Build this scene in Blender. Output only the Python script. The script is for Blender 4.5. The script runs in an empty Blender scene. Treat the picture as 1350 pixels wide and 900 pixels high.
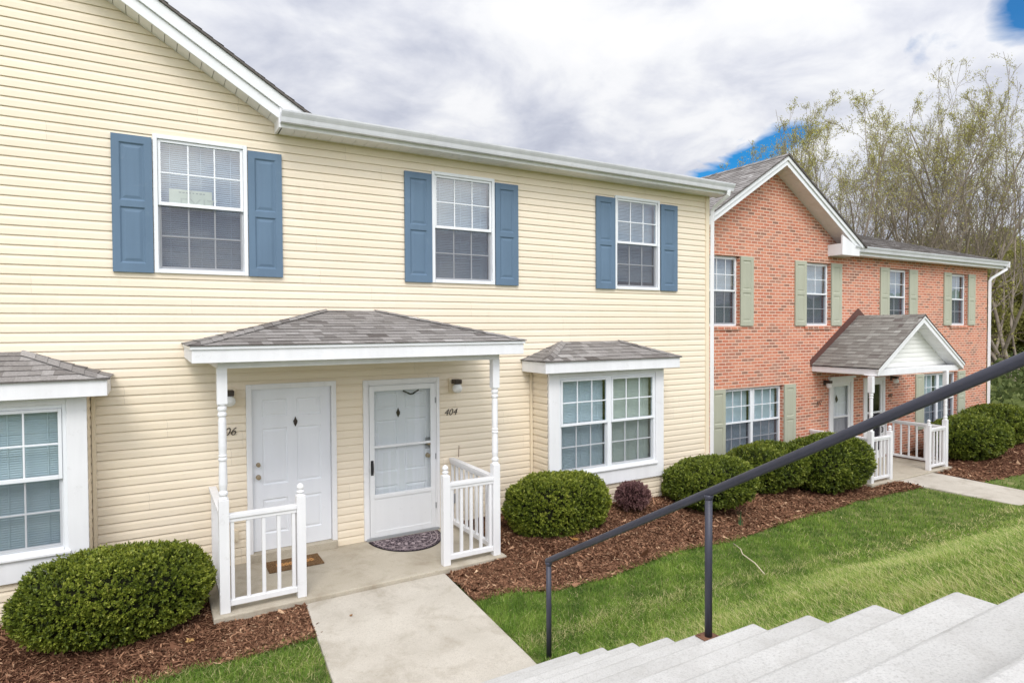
import bpy, bmesh, math, random
import numpy as np
from mathutils import Vector
rad = math.radians
random.seed(7)
RNG = np.random.default_rng(11)
scene = bpy.context.scene
COL = scene.collection

# ------------------------------------------------------------------ helpers
def wloc(o):
    v = Vector((0, 0, 0))
    while o is not None:
        v += o.location
        o = o.parent
    return v

def tag(o, label=None, cat=None, group=None, kind=None):
    if label: o['label'] = label
    if cat: o['category'] = cat
    if group: o['group'] = group
    if kind: o['kind'] = kind
    return o

def empty(name, loc, label=None, cat=None, group=None):
    o = bpy.data.objects.new(name, None)
    COL.objects.link(o)
    o.location = loc
    o.empty_display_size = .2
    return tag(o, label, cat, group)

class MB:
    """collects faces in world coordinates, links them as one mesh object"""
    def __init__(s):
        s.v = []; s.f = []; s.t = []; s.m = []; s.cur = 0; s.tint = .5
    def add(s, pts, faces):
        b = len(s.v)
        s.v += [tuple(p) for p in pts]
        for f in faces:
            s.f.append([b + i for i in f]); s.t.append(s.tint); s.m.append(s.cur)
    def quad(s, *p):
        s.add(p, [list(range(len(p)))])
    def box(s, x0, x1, y0, y1, z0, z1):
        p = [(x0,y0,z0),(x1,y0,z0),(x1,y1,z0),(x0,y1,z0),(x0,y0,z1),(x1,y0,z1),(x1,y1,z1),(x0,y1,z1)]
        s.add(p, [(3,2,1,0),(4,5,6,7),(0,1,5,4),(1,2,6,5),(2,3,7,6),(3,0,4,7)])
    def prism(s, poly, axis, a, b):
        """poly: list of 2d points; axis 'x' -> (y,z) poly, 'y' -> (x,z) poly, 'z' -> (x,y)"""
        def P(q, w):
            return {'x': (w, q[0], q[1]), 'y': (q[0], w, q[1]), 'z': (q[0], q[1], w)}[axis]
        n = len(poly)
        pts = [P(q, a) for q in poly] + [P(q, b) for q in poly]
        fs = [list(range(n))[::-1], list(range(n, 2*n))]
        fs += [[i, (i+1) % n, n + (i+1) % n, n + i] for i in range(n)]
        s.add(pts, fs)
    def lathe(s, prof, cx, cy, n=16):
        """prof: list of (r, z)"""
        pts = []; fs = []
        for r, z in prof:
            for k in range(n):
                a = 2*math.pi*k/n
                pts.append((cx + r*math.cos(a), cy + r*math.sin(a), z))
        for i in range(len(prof)-1):
            for k in range(n):
                k2 = (k+1) % n
                fs.append([i*n+k, i*n+k2, (i+1)*n+k2, (i+1)*n+k])
        fs.append(list(range(n))[::-1]); fs.append([(len(prof)-1)*n+k for k in range(n)])
        s.add(pts, fs)
    def tube(s, path, rads, n=8, cap=True):
        path = [Vector(p) for p in path]
        pts = []; fs = []
        up = Vector((0, 0, 1))
        d0 = (path[1]-path[0]).normalized()
        ref = up if abs(d0.z) < .9 else Vector((1, 0, 0))
        a = d0.cross(ref).normalized()
        for i, p in enumerate(path):
            if i == 0: d = path[1]-path[0]
            elif i == len(path)-1: d = path[-1]-path[-2]
            else: d = path[i+1]-path[i-1]
            d.normalize()
            a = (a - d*a.dot(d)).normalized(); b = d.cross(a)
            r = rads[i] if hasattr(rads, '__len__') else rads
            for k in range(n):
                t = 2*math.pi*k/n
                pts.append(p + a*(r*math.cos(t)) + b*(r*math.sin(t)))
        for i in range(len(path)-1):
            for k in range(n):
                k2 = (k+1) % n
                fs.append([i*n+k, i*n+k2, (i+1)*n+k2, (i+1)*n+k])
        if cap:
            fs.append(list(range(n))[::-1]); fs.append([(len(path)-1)*n+k for k in range(n)])
        s.add(pts, fs)
    def sphere(s, c, rx, ry, rz, nu=18, nv=12):
        pts = []; fs = []
        for j in range(nv+1):
            ph = math.pi*j/nv
            for i in range(nu):
                th = 2*math.pi*i/nu
                pts.append((c[0]+rx*math.sin(ph)*math.cos(th), c[1]+ry*math.sin(ph)*math.sin(th), c[2]-rz*math.cos(ph)))
        for j in range(nv):
            for i in range(nu):
                i2 = (i+1) % nu
                fs.append([j*nu+i, j*nu+i2, (j+1)*nu+i2, (j+1)*nu+i])
        s.add(pts, fs)
    def build(s, name, mats, parent=None, bevel=0, smooth=False, recalc=True):
        L = wloc(parent) if parent else Vector((0, 0, 0))
        me = bpy.data.meshes.new(name)
        me.from_pydata([(p[0]-L.x, p[1]-L.y, p[2]-L.z) for p in s.v], [], s.f)
        if not isinstance(mats, (list, tuple)): mats = [mats]
        for m in mats: me.materials.append(m)
        if len(mats) > 1: me.polygons.foreach_set('material_index', s.m)
        at = me.attributes.new('tint', 'FLOAT', 'FACE'); at.data.foreach_set('value', s.t)
        if recalc:
            bm = bmesh.new(); bm.from_mesh(me)
            bmesh.ops.recalc_face_normals(bm, faces=bm.faces)
            bm.to_mesh(me); bm.free()
        if smooth: me.polygons.foreach_set('use_smooth', [True]*len(me.polygons))
        o = bpy.data.objects.new(name, me); COL.objects.link(o)
        if parent: o.parent = parent
        if bevel:
            b = o.modifiers.new('edge', 'BEVEL'); b.width = bevel; b.segments = 2; b.limit_method = 'ANGLE'; b.angle_limit = rad(40)
        return o

def np_mesh(name, verts, faces, mats, parent=None, tint=None, smooth=False):
    """fast mesh from numpy arrays; faces all with the same corner count"""
    L = wloc(parent) if parent else Vector((0, 0, 0))
    verts = np.asarray(verts, np.float32) - np.array(L, np.float32)
    faces = np.asarray(faces, np.int32)
    me = bpy.data.meshes.new(name)
    me.vertices.add(len(verts)); me.vertices.foreach_set('co', verts.ravel())
    n, k = faces.shape
    me.loops.add(n*k); me.loops.foreach_set('vertex_index', faces.ravel())
    me.polygons.add(n)
    me.polygons.foreach_set('loop_start', np.arange(0, n*k, k, dtype=np.int32))
    if not isinstance(mats, (list, tuple)): mats = [mats]
    for m in mats: me.materials.append(m)
    if tint is not None:
        at = me.attributes.new('tint', 'FLOAT', 'FACE'); at.data.foreach_set('value', np.asarray(tint, np.float32))
    if smooth: me.polygons.foreach_set('use_smooth', np.ones(n, bool))
    me.update(calc_edges=True); me.validate()
    o = bpy.data.objects.new(name, me); COL.objects.link(o)
    if parent: o.parent = parent
    return o

# ------------------------------------------------------------------ materials
class NT:
    def __init__(s, name):
        s.mat = bpy.data.materials.new(name); s.mat.use_nodes = True
        s.t = s.mat.node_tree; s.n = s.t.nodes; s.n.clear()
        s.out = s.n.new('ShaderNodeOutputMaterial')
    def node(s, typ, **kw):
        n = s.n.new(typ)
        for k, v in kw.items():
            if k.startswith('i_'):
                key = k[2:]
                key = int(key) if key.isdigit() else key.replace('_', ' ')
                n.inputs[key].default_value = v
            else: setattr(n, k, v)
        return n
    def link(s, a, b): s.t.links.new(a, b)
    def coord(s):
        return s.node('ShaderNodeNewGeometry').outputs['Position']
    def noise(s, vec, scale, detail=4, rough=.55, dist=0):
        n = s.node('ShaderNodeTexNoise'); n.inputs['Scale'].default_value = scale
        n.inputs['Detail'].default_value = detail; n.inputs['Roughness'].default_value = rough
        n.inputs['Distortion'].default_value = dist
        if vec is not None: s.link(vec, n.inputs['Vector'])
        return n.outputs['Fac']
    def ramp(s, fac, stops, interp='LINEAR'):
        r = s.node('ShaderNodeValToRGB'); r.color_ramp.interpolation = interp
        e = r.color_ramp.elements
        while len(e) < len(stops): e.new(.5)
        for x, (p, c) in zip(e, stops):
            x.position = p; x.color = (c, c, c, 1) if not hasattr(c, '__len__') else (*c, 1)
        s.link(fac, r.inputs['Fac']); return r.outputs['Color']
    def math(s, op, a, b=None, clamp=False):
        m = s.node('ShaderNodeMath', operation=op, use_clamp=clamp)
        for i, x in enumerate((a, b)):
            if x is None: continue
            if isinstance(x, (int, float)): m.inputs[i].default_value = x
            else: s.link(x, m.inputs[i])
        return m.outputs[0]
    def mix(s, fac, a, b, blend='MIX'):
        m = s.node('ShaderNodeMix', data_type='RGBA', blend_type=blend)
        for k, x in ((0, fac), (6, a), (7, b)):
            if isinstance(x, (int, float)): m.inputs[k].default_value = x
            elif isinstance(x, (tuple, list)): m.inputs[k].default_value = (*x, 1)
            else: s.link(x, m.inputs[k])
        return m.outputs[2]
    def vmath(s, op, a, b):
        m = s.node('ShaderNodeVectorMath', operation=op)
        s.link(a, m.inputs[0])
        if isinstance(b, (tuple, list)): m.inputs[1].default_value = b
        else: s.link(b, m.inputs[1])
        return m.outputs[0]
    def bump(s, h, strength=.3, dist=.01):
        b = s.node('ShaderNodeBump'); b.inputs['Strength'].default_value = strength; b.inputs['Distance'].default_value = dist
        s.link(h, b.inputs['Height']); return b.outputs['Normal']
    def principled(s, color, rough=.6, normal=None, spec=.3, metal=0):
        p = s.node('ShaderNodeBsdfPrincipled')
        if isinstance(color, (tuple, list)): p.inputs['Base Color'].default_value = (*color, 1)
        else: s.link(color, p.inputs['Base Color'])
        if isinstance(rough, (int, float)): p.inputs['Roughness'].default_value = rough
        else: s.link(rough, p.inputs['Roughness'])
        p.inputs['Specular IOR Level'].default_value = spec
        p.inputs['Metallic'].default_value = metal
        if normal is not None: s.link(normal, p.inputs['Normal'])
        s.link(p.outputs[0], s.out.inputs['Surface']); return p

def scalec(c, k): return tuple(min(1, x*k) for x in c)

def paint(name, col, rough=.5, var=.1, grime=None, spec=.3, bumps=.06, scale=1.0):
    """weathered paint or vinyl: blotches, faint streaks down the face, fine texture"""
    m = NT(name); P = m.coord()
    n1 = m.noise(P, 1.3*scale, 5); st = m.noise(m.vmath('MULTIPLY', P, (9, 9, .7)), 1.0, 4)
    f = m.math('MULTIPLY', m.math('ADD', n1, st), .5)
    c = m.ramp(f, [(.32, scalec(col, 1-var)), (.66, scalec(col, 1+var*.4))])
    g = grime or tuple(x*.62 for x in col)
    spots = m.ramp(m.noise(P, 7*scale, 9, .74), [(.59, 0), (.78, .42)])
    c = m.mix(spots, c, g)
    fine = m.noise(P, 160, 3)
    m.principled(c, rough, m.bump(fine, bumps, .004), spec)
    return m.mat

def tinted(name, stops, rough=.8, trans=0, spec=.2, noise_scale=None):
    """colour taken from the per-face attribute tint"""
    m = NT(name)
    a = m.node('ShaderNodeAttribute', attribute_name='tint')
    c = m.ramp(a.outputs['Fac'], stops)
    if noise_scale:
        n = m.noise(m.coord(), noise_scale, 4)
        c = m.mix(m.ramp(n, [(.3, .0), (.75, .45)]), c, (.02, .015, .01))
    p = m.principled(c, rough, None, spec)
    if trans:
        t = m.node('ShaderNodeBsdfTranslucent'); m.link(c, t.inputs['Color'])
        mx = m.node('ShaderNodeMixShader'); mx.inputs[0].default_value = trans
        m.link(p.outputs[0], mx.inputs[1]); m.link(t.outputs[0], mx.inputs[2])
        m.link(mx.outputs[0], m.out.inputs['Surface'])
    return m.mat

M = {}
M['white'] = paint('white_paint', (.80, .80, .81), .5, .09, (.45, .43, .39))
M['white_metal'] = paint('white_aluminium', (.78, .79, .80), .3, .04, (.5, .5, .5), .5, .02)
M['gutter'] = paint('weathered_gutter', (.68, .69, .72), .42, .12, (.38, .38, .38), .3, .02)
M['door'] = paint('door_paint', (.78, .80, .84), .4, .05, (.55, .56, .58))
M['vinyl_white'] = paint('white_vinyl', (.80, .82, .84), .35, .04, (.6, .6, .62), .4, .02)
M['cream'] = paint('cream_vinyl', (.79, .685, .515), .5, .05, (.55, .44, .26), .25)
M['blue'] = paint('blue_shutter_paint', (.128, .196, .278), .55, .14, (.22, .29, .36), .2)
M['green'] = paint('sage_shutter_paint', (.42, .43, .335), .55, .08, (.28, .29, .21), .25)
M['iron'] = paint('dark_iron_paint', (.045, .046, .066), .42, .25, (.11, .085, .075), .45, .25, 3)
M['rust'] = paint('rusty_steel', (.20, .10, .06), .8, .4, (.07, .04, .03))
M['brass'] = paint('aged_brass', (.30, .23, .13), .38, .2, (.08, .06, .04), .6)
M['bronze'] = paint('dark_bronze', (.05, .035, .025), .45, .2, (.02, .015, .01), .4)
M['black'] = paint('black_plastic', (.02, .02, .022), .4, .2, (.05, .05, .05), .4)
M['grey'] = paint('grey_metal', (.30, .31, .32), .45, .1, (.2, .2, .2), .4)
M['flash'] = paint('brown_flashing', (.12, .055, .045), .55, .15, (.07, .035, .03), .3)
M['paper'] = paint('yellowed_paper', (.66, .62, .45), .8, .05, (.5, .45, .3), .1)
M['paper_ink'] = paint('faded_ink', (.30, .28, .20), .8, .1, (.2, .2, .15), .1)
M['paper_fade'] = paint('pale_ink', (.54, .50, .36), .8, .05, (.45, .4, .3), .1)
M['slat'] = paint('blind_vinyl', (.50, .555, .60), .5, .06, (.5, .5, .5), .3, .01)
M['slat_pale'] = paint('pale_blind_vinyl', (.74, .80, .83), .5, .06, (.5, .5, .5), .3, .01)
M['slat_cream'] = paint('cream_blind_vinyl', (.80, .80, .70), .5, .06, (.5, .5, .45), .3, .01)
M['bulb'] = paint('opal_glass', (.82, .82, .80), .15, .03, (.7, .7, .68), .5, .0)

def mk_siding():
    m = NT('cream_siding'); P = m.coord()
    col = (.83, .72, .475)
    course = m.node('ShaderNodeTexWhiteNoise', noise_dimensions='1D')
    sx = m.node('ShaderNodeSeparateXYZ'); m.link(P, sx.inputs[0])
    m.link(m.math('FLOOR', m.math('DIVIDE', sx.outputs['Z'], .2032)), course.inputs['W'])
    sh = m.math('ADD', m.math('ADD', sx.outputs['X'], sx.outputs['Y']), m.math('MULTIPLY', course.outputs['Value'], 11.0))
    pd = m.math('DIVIDE', sh, 3.66)
    pan = m.node('ShaderNodeTexWhiteNoise', noise_dimensions='2D')
    cbp = m.node('ShaderNodeCombineXYZ'); m.link(m.math('FLOOR', pd), cbp.inputs[0]); m.link(course.outputs['Value'], cbp.inputs[1]); m.link(cbp.outputs[0], pan.inputs['Vector'])
    seam = m.math('LESS_THAN', m.math('FRACT', pd), .0011)
    v = m.math('SUBTRACT', m.math('ADD', m.math('MULTIPLY', pan.outputs['Value'], .055), .955), m.math('MULTIPLY', seam, .22))
    n1 = m.noise(P, .8, 5)
    st = m.noise(m.vmath('MULTIPLY', P, (2.2, 2.2, 14)), 1.0, 5)
    c = m.ramp(m.math('MULTIPLY', m.math('ADD', n1, st), .5), [(.3, (.805, .695, .53)), (.7, (.845, .748, .60))])
    c = m.mix(1.0, c, v, 'MULTIPLY') if False else c
    mul = m.node('ShaderNodeVectorMath', operation='SCALE'); m.link(c, mul.inputs[0]); m.link(v, mul.inputs['Scale'])
    gr = m.ramp(m.noise(m.vmath('MULTIPLY', P, (5, 5, 1.2)), 1.0, 7, .65), [(.58, 0), (.8, .30)])
    c = m.mix(gr, mul.outputs[0], (.60, .50, .37))
    grain = m.noise(m.vmath('MULTIPLY', P, (12, 12, 150)), 1.0, 3)
    m.principled(c, .5, m.bump(grain, .12, .004), .3)
    return m.mat
M['siding'] = mk_siding()
M['siding_white'] = paint('white_siding', (.80, .80, .76), .5, .04, (.6, .6, .55))

def mk_brick():
    m = NT('red_brick'); P = m.coord()
    s = m.node('ShaderNodeSeparateXYZ'); m.link(P, s.inputs[0])
    cb = m.node('ShaderNodeCombineXYZ')
    m.link(m.math('ADD', s.outputs['X'], m.math('MULTIPLY', s.outputs['Y'], 1.0)), cb.inputs[0]); m.link(s.outputs['Z'], cb.inputs[1])
    wob = m.node('ShaderNodeTexNoise'); wob.inputs['Scale'].default_value = 9; m.link(P, wob.inputs['Vector'])
    off = m.node('ShaderNodeVectorMath', operation='SCALE'); m.link(wob.outputs['Color'], off.inputs[0]); off.inputs['Scale'].default_value = .006
    vec = m.vmath('ADD', cb.outputs[0], off.outputs[0])
    def brick(c1, c2, mo):
        b = m.node('ShaderNodeTexBrick'); b.offset = .5
        b.inputs['Scale'].default_value = 1; b.inputs['Brick Width'].default_value = .205; b.inputs['Row Height'].default_value = .0702
        b.inputs['Mortar Size'].default_value = .0105; b.inputs['Mortar Smooth'].default_value = .25; b.inputs['Bias'].default_value = 0
        b.inputs['Color1'].default_value = (*c1, 1); b.inputs['Color2'].default_value = (*c2, 1); b.inputs['Mortar'].default_value = (*mo, 1)
        m.link(vec, b.inputs['Vector']); return b
    bw = brick((0, 0, 0), (1, 1, 1), (.5, .5, .5))
    base = m.ramp(bw.outputs['Color'], [(0, (.21, .115, .085)), (.10, (.34, .17, .12)), (.22, (.55, .175, .105)), (.5, (.655, .225, .13)), (.8, (.71, .295, .18)), (.9, (.50, .22, .15)), (1, (.38, .20, .145))])
    n = m.noise(P, 40, 6, .7)
    base = m.mix(m.ramp(n, [(.35, .45), (.7, 0)]), base, (.34, .14, .09))
    big = m.noise(P, .7, 4)
    base = m.mix(m.ramp(big, [(.35, .0), (.7, .22)]), base, (.62, .30, .21))
    mort = m.mix(m.noise(P, 25, 4), (.80, .60, .48), (.62, .43, .33))
    c = m.mix(bw.outputs['Fac'], base, mort)
    h = m.math('ADD', m.math('MULTIPLY', bw.outputs['Fac'], -1.0), m.math('MULTIPLY', n, .35))
    m.principled(c, .85, m.bump(h, .7, .008), .15)
    return m.mat
M['brick'] = mk_brick()

def mk_concrete(name, lo, hi, dirt, dirt_amt=.5):
    m = NT(name); P = m.coord()
    c = m.ramp(m.noise(P, 1.1, 7, .6), [(.3, lo), (.72, hi)])
    d = m.ramp(m.noise(P, 2.6, 9, .68, .4), [(.5, 0), (.75, dirt_amt)])
    c = m.mix(d, c, dirt)
    sp = m.ramp(m.noise(P, 95, 4, .7), [(.36, .5), (.5, 0)])
    c = m.mix(sp, c, scalec(lo, .72))
    pit = m.ramp(m.noise(P, 30, 8, .8), [(.57, 0), (.68, .55)])
    c = m.mix(pit, c, scalec(dirt, .9))
    h = m.math('ADD', m.noise(P, 120, 5, .7), m.math('MULTIPLY', m.noise(P, 14, 6), 1.2))
    m.principled(c, .85, m.bump(h, .6, .008), .2)
    return m.mat
M['walk'] = mk_concrete('walk_concrete', (.445, .405, .34), (.595, .55, .475), (.26, .215, .155), .65)
M['deck'] = mk_concrete('porch_concrete', (.42, .37, .29), (.54, .49, .40), (.24, .19, .13), .6)
M['step'] = mk_concrete('step_concrete', (.46, .45, .425), (.61, .60, .575), (.33, .31, .28), .55)

M['shingle'] = tinted('asphalt_shingles', [(0, (.13, .115, .107)), (.35, (.245, .228, .215)), (.7, (.36, .34, .325)), (1, (.48, .46, .44))], .95, 0, .1, 60)
M['shingle_grey'] = tinted('grey_green_shingles', [(0, (.12, .095, .09)), (.35, (.215, .20, .18)), (.75, (.33, .32, .29)), (1, (.45, .44, .405))], .95, 0, .1, 60)
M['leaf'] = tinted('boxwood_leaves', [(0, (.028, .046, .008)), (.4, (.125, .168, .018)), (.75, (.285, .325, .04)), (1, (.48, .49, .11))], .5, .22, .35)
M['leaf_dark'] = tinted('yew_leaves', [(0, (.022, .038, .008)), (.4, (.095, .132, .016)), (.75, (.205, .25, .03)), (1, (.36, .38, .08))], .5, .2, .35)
M['leaf_purple'] = tinted('purple_leaves', [(0, (.06, .028, .03)), (.5, (.20, .10, .10)), (1, (.36, .22, .19))], .6, .2, .2)
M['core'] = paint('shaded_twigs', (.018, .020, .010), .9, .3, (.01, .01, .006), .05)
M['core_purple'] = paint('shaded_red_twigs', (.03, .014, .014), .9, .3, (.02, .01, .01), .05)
M['grass'] = tinted('grass_blades', [(0, (.05, .11, .016)), (.35, (.165, .285, .036)), (.6, (.325, .435, .082)), (.8, (.49, .47, .19)), (1, (.72, .63, .34))], .6, .35, .25)
M['chips'] = tinted('bark_chips', [(0, (.050, .023, .013)), (.42, (.19, .092, .054)), (.75, (.37, .205, .12)), (1, (.70, .50, .32))], .9, 0, .1)
M['bark'] = paint('tree_bark', (.31, .26, .21), .9, .35, (.08, .06, .05), .05, .6, 2)
M['bark_dark'] = paint('dark_tree_bark', (.15, .115, .09), .9, .35, (.04, .03, .025), .05, .6, 2)
M['spring'] = tinted('spring_leaves', [(0, (.21, .20, .05)), (.5, (.42, .40, .10)), (1, (.62, .59, .21))], .6, .35, .15)
M['wood_leaf'] = tinted('woodland_leaves', [(0, (.11, .105, .03)), (.5, (.30, .29, .085)), (1, (.50, .48, .17))], .7, .45, .1)
M['under_leaf'] = tinted('undergrowth_leaves', [(0, (.035, .05, .018)), (.5, (.11, .145, .05)), (1, (.24, .27, .11))], .7, .3, .1)
M['dry_leaf'] = tinted('dry_leaves', [(0, (.22, .10, .03)), (.5, (.42, .22, .07)), (1, (.58, .40, .18))], .8, .2, .1)

def mk_glass(name, refl, tint):
    m = NT(name)
    tr = m.node('ShaderNodeBsdfTransparent'); tr.inputs[0].default_value = (*tint, 1)
    gl = m.node('ShaderNodeBsdfGlossy'); gl.inputs['Roughness'].default_value = .015
    gl.inputs['Color'].default_value = (1, 1, 1, 1)
    P = m.coord()
    bn = m.bump(m.noise(P, 2.2, 2), .04, .05); m.link(bn, gl.inputs['Normal'])
    lw = m.node('ShaderNodeLayerWeight'); lw.inputs['Blend'].default_value = .5
    f = m.math('ADD', m.math('MULTIPLY', m.math('POWER', lw.outputs['Facing'], 4.0), .6), refl, True)
    mx = m.node('ShaderNodeMixShader'); m.link(f, mx.inputs[0]); m.link(tr.outputs[0], mx.inputs[1]); m.link(gl.outputs[0], mx.inputs[2])
    m.link(mx.outputs[0], m.out.inputs['Surface']); return m.mat
M['glass'] = mk_glass('window_glass', .19, (.80, .885, .93))
M['glass_clear'] = mk_glass('storm_glass', .07, (.93, .95, .95))

def mk_screen():
    m = NT('insect_screen')
    tr = m.node('ShaderNodeBsdfTransparent'); d = m.node('ShaderNodeBsdfDiffuse'); d.inputs[0].default_value = (.09, .09, .11, 1)
    mx = m.node('ShaderNodeMixShader'); mx.inputs[0].default_value = .42
    m.link(tr.outputs[0], mx.inputs[1]); m.link(d.outputs[0], mx.inputs[2]); m.link(mx.outputs[0], m.out.inputs['Surface']); return m.mat
M['screen'] = mk_screen()
M['screen_light'] = mk_screen(); M['screen_light'].name = 'fine_insect_screen'
[n for n in M['screen_light'].node_tree.nodes if n.type == 'MIX_SHADER'][0].inputs[0].default_value = .24
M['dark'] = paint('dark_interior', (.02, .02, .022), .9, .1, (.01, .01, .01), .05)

def mk_ground():
    m = NT('earth_and_turf'); P = m.coord()
    c = m.ramp(m.noise(P, 3, 8, .65), [(.3, (.08, .11, .028)), (.55, (.15, .18, .055)), (.75, (.30, .27, .13))])
    m.principled(c, .95, m.bump(m.noise(P, 60, 6), .8, .02), .05); return m.mat
M['ground'] = mk_ground()
def mk_mulch():
    m = NT('mulch'); P = m.coord()
    c = m.ramp(m.noise(P, 45, 7, .75), [(.3, (.020, .009, .006)), (.5, (.085, .036, .022)), (.68, (.19, .09, .05)), (.8, (.33, .19, .11))])
    m.principled(c, .95, m.bump(m.noise(P, 55, 6, .7), 1, .03), .05); return m.mat
M['mulch'] = mk_mulch()

def mk_mat(name, dark, light, scale):
    m = NT(name); P = m.coord()
    v = m.node('ShaderNodeTexVoronoi', feature='DISTANCE_TO_EDGE'); v.inputs['Scale'].default_value = scale
    w = m.node('ShaderNodeTexNoise'); w.inputs['Scale'].default_value = 14; m.link(P, w.inputs['Vector'])
    sc = m.node('ShaderNodeVectorMath', operation='SCALE'); m.link(w.outputs['Color'], sc.inputs[0]); sc.inputs['Scale'].default_value = .08
    m.link(m.vmath('ADD', P, sc.outputs[0]), v.inputs['Vector'])
    n = m.noise(P, scale*1.7, 3, .6, 1.5)
    f = m.math('MAXIMUM', m.ramp(v.outputs['Distance'], [(.03, 1), (.09, 0)]), m.ramp(n, [(.52, 0), (.58, 1)]))
    c = m.mix(f, dark, light)
    m.principled(c, .95, m.bump(m.noise(P, 300, 3), .7, .01), .05); return m.mat
M['mat_round'] = mk_mat('scroll_pattern_rubber', (.035, .026, .036), (.26, .21, .225), 17)
M['mat_coir'] = mk_mat('coir_weave', (.10, .055, .028), (.25, .155, .08), 45)
M['mat_letter'] = paint('orange_coir', (.50, .26, .10), .95, .2, (.3, .15, .06), .05)
M['mat_edge'] = paint('rubber_edge', (.03, .024, .03), .8, .2, (.05, .04, .04), .1)
# ------------------------------------------------------------------ building kit
LAP = .1016
def lap_knots(z0, z1, lap=LAP, proud=.0135):
    """(z, depth) profile of lapped siding, depth measured out of the wall (towards -n)"""
    out = []; k = math.floor(z0/lap)
    while k*lap < z1:
        a = k*lap
        for dz, off in ((0, -.003), (0, proud), (.005, proud+.001), (.060, proud-.0015), (.070, .0095), (.082, .0055), (.0945, .004), (.0955, -.003), (lap, -.003)):
            z = a + dz
            if z0 - 1e-6 <= z <= z1 + 1e-6: out.append((z, off))
        k += 1
    return out

def clad(mb, P, u0, u1, z0, z1, openings=(), knots=None, ulo=None, uhi=None):
    """P(u, z, off) -> point. openings: (ua, ub, za, zb). ulo/uhi(z): sloping ends"""
    if knots is None: knots = lap_knots(z0, z1)
    ks = [(z0, 0.)] + list(knots) + [(z1, 0.)] if not knots or knots[0][0] > z0+1e-4 else list(knots)
    ed = sorted({z for o in openings for z in o[2:4] if z0 < z < z1})
    full = []
    for (za, oa), (zb, ob) in zip(ks, ks[1:]):
        cuts = [e for e in ed if za + 1e-6 < e < zb - 1e-6]
        pts = [(za, oa)] + [(e, oa+(ob-oa)*(e-za)/(zb-za)) for e in cuts] + [(zb, ob)]
        full += list(zip(pts, pts[1:]))
    for (za, oa), (zb, ob) in full:
        zm = (za+zb)/2
        la, lb = (ulo(za), ulo(zb)) if ulo else (u0, u0)
        ha, hb = (uhi(za), uhi(zb)) if uhi else (u1, u1)
        la, lb, ha, hb = max(la, u0), max(lb, u0), min(ha, u1), min(hb, u1)
        if ha <= la and hb <= lb: continue
        ha, hb = max(ha, la), max(hb, lb)
        iv = [((la, lb), (ha, hb))]
        for (ua, ub, oza, ozb) in openings:
            if not (oza - 1e-6 < zm < ozb + 1e-6): continue
            nw = []
            for s, e in iv:
                if ub <= min(s) or ua >= max(e): nw.append((s, e)); continue
                if ua > max(s): nw.append((s, (ua, ua)))
                if ub < min(e): nw.append(((ub, ub), e))
            iv = nw
        for s, e in iv:
            if max(e[0]-s[0], e[1]-s[1]) < 1e-5: continue
            mb.quad(P(s[0], za, oa), P(e[0], za, oa), P(e[1], zb, ob), P(s[1], zb, ob))

def front(Y):            # wall facing the viewer's side (-Y)
    return lambda u, z, off: (u, Y - off, z)
def side(X, sgn):        # wall facing -X (sgn -1) or +X (sgn 1); u runs along Y
    return lambda u, z, off: (X + sgn*off, u, z)

def panel(mb, x0, x1, z0, z1, y, r=.03, deep=.010, rise=.007):
    """moulded raised panel in a face at y (outside is -Y)"""
    def ring(a, ya, b, yb):
        A = [(x0+a, ya, z0+a), (x1-a, ya, z0+a), (x1-a, ya, z1-a), (x0+a, ya, z1-a)]
        B = [(x0+b, yb, z0+b), (x1-b, yb, z0+b), (x1-b, yb, z1-b), (x0+b, yb, z1-b)]
        for i in range(4):
            j = (i+1) % 4; mb.quad(A[i], A[j], B[j], B[i])
    ring(0, y, .3*r, y+deep); ring(.3*r, y+deep, .5*r, y+deep); ring(.5*r, y+deep, r, y+deep-rise)
    mb.quad((x0+r, y+deep-rise, z0+r), (x1-r, y+deep-rise, z0+r), (x1-r, y+deep-rise, z1-r), (x0+r, y+deep-rise, z1-r))

def panelled(mb, x0, x1, z0, z1, y, thick, panels, r=.03, deep=.010):
    """slab whose front face at y carries raised panels (px0,px1,pz0,pz1)"""
    flat = [(z0, 0.), (z1, 0.)]
    clad(mb, front(y), x0, x1, z0, z1, panels, flat)
    for p in panels: panel(mb, *p, y, r, deep)
    yb = y + thick
    mb.quad((x0,y,z0),(x0,yb,z0),(x0,yb,z1),(x0,y,z1)); mb.quad((x1,y,z0),(x1,yb,z0),(x1,yb,z1),(x1,y,z1))
    mb.quad((x0,y,z0),(x1,y,z0),(x1,yb,z0),(x0,yb,z0)); mb.quad((x0,y,z1),(x1,y,z1),(x1,yb,z1),(x0,yb,z1))
    mb.quad((x0,yb,z0),(x1,yb,z0),(x1,yb,z1),(x0,yb,z1))

def shutter(parent, x0, x1, z0, z1, Y, mat, label=None, tilt=0):
    mb = MB(); w = x1-x0; s = min(.075, w*.19); mid = z0 + (z1-z0)*.50
    panelled(mb, x0, x1, z0, z1, Y-.034, .030, [(x0+s, x1-s, z0+.10, mid-.035), (x0+s, x1-s, mid+.035, z1-.085)], .055, .014)
    o = mb.build('shutter', mat, parent, recalc=True)
    if label: o['label'] = label
    return o

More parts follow.
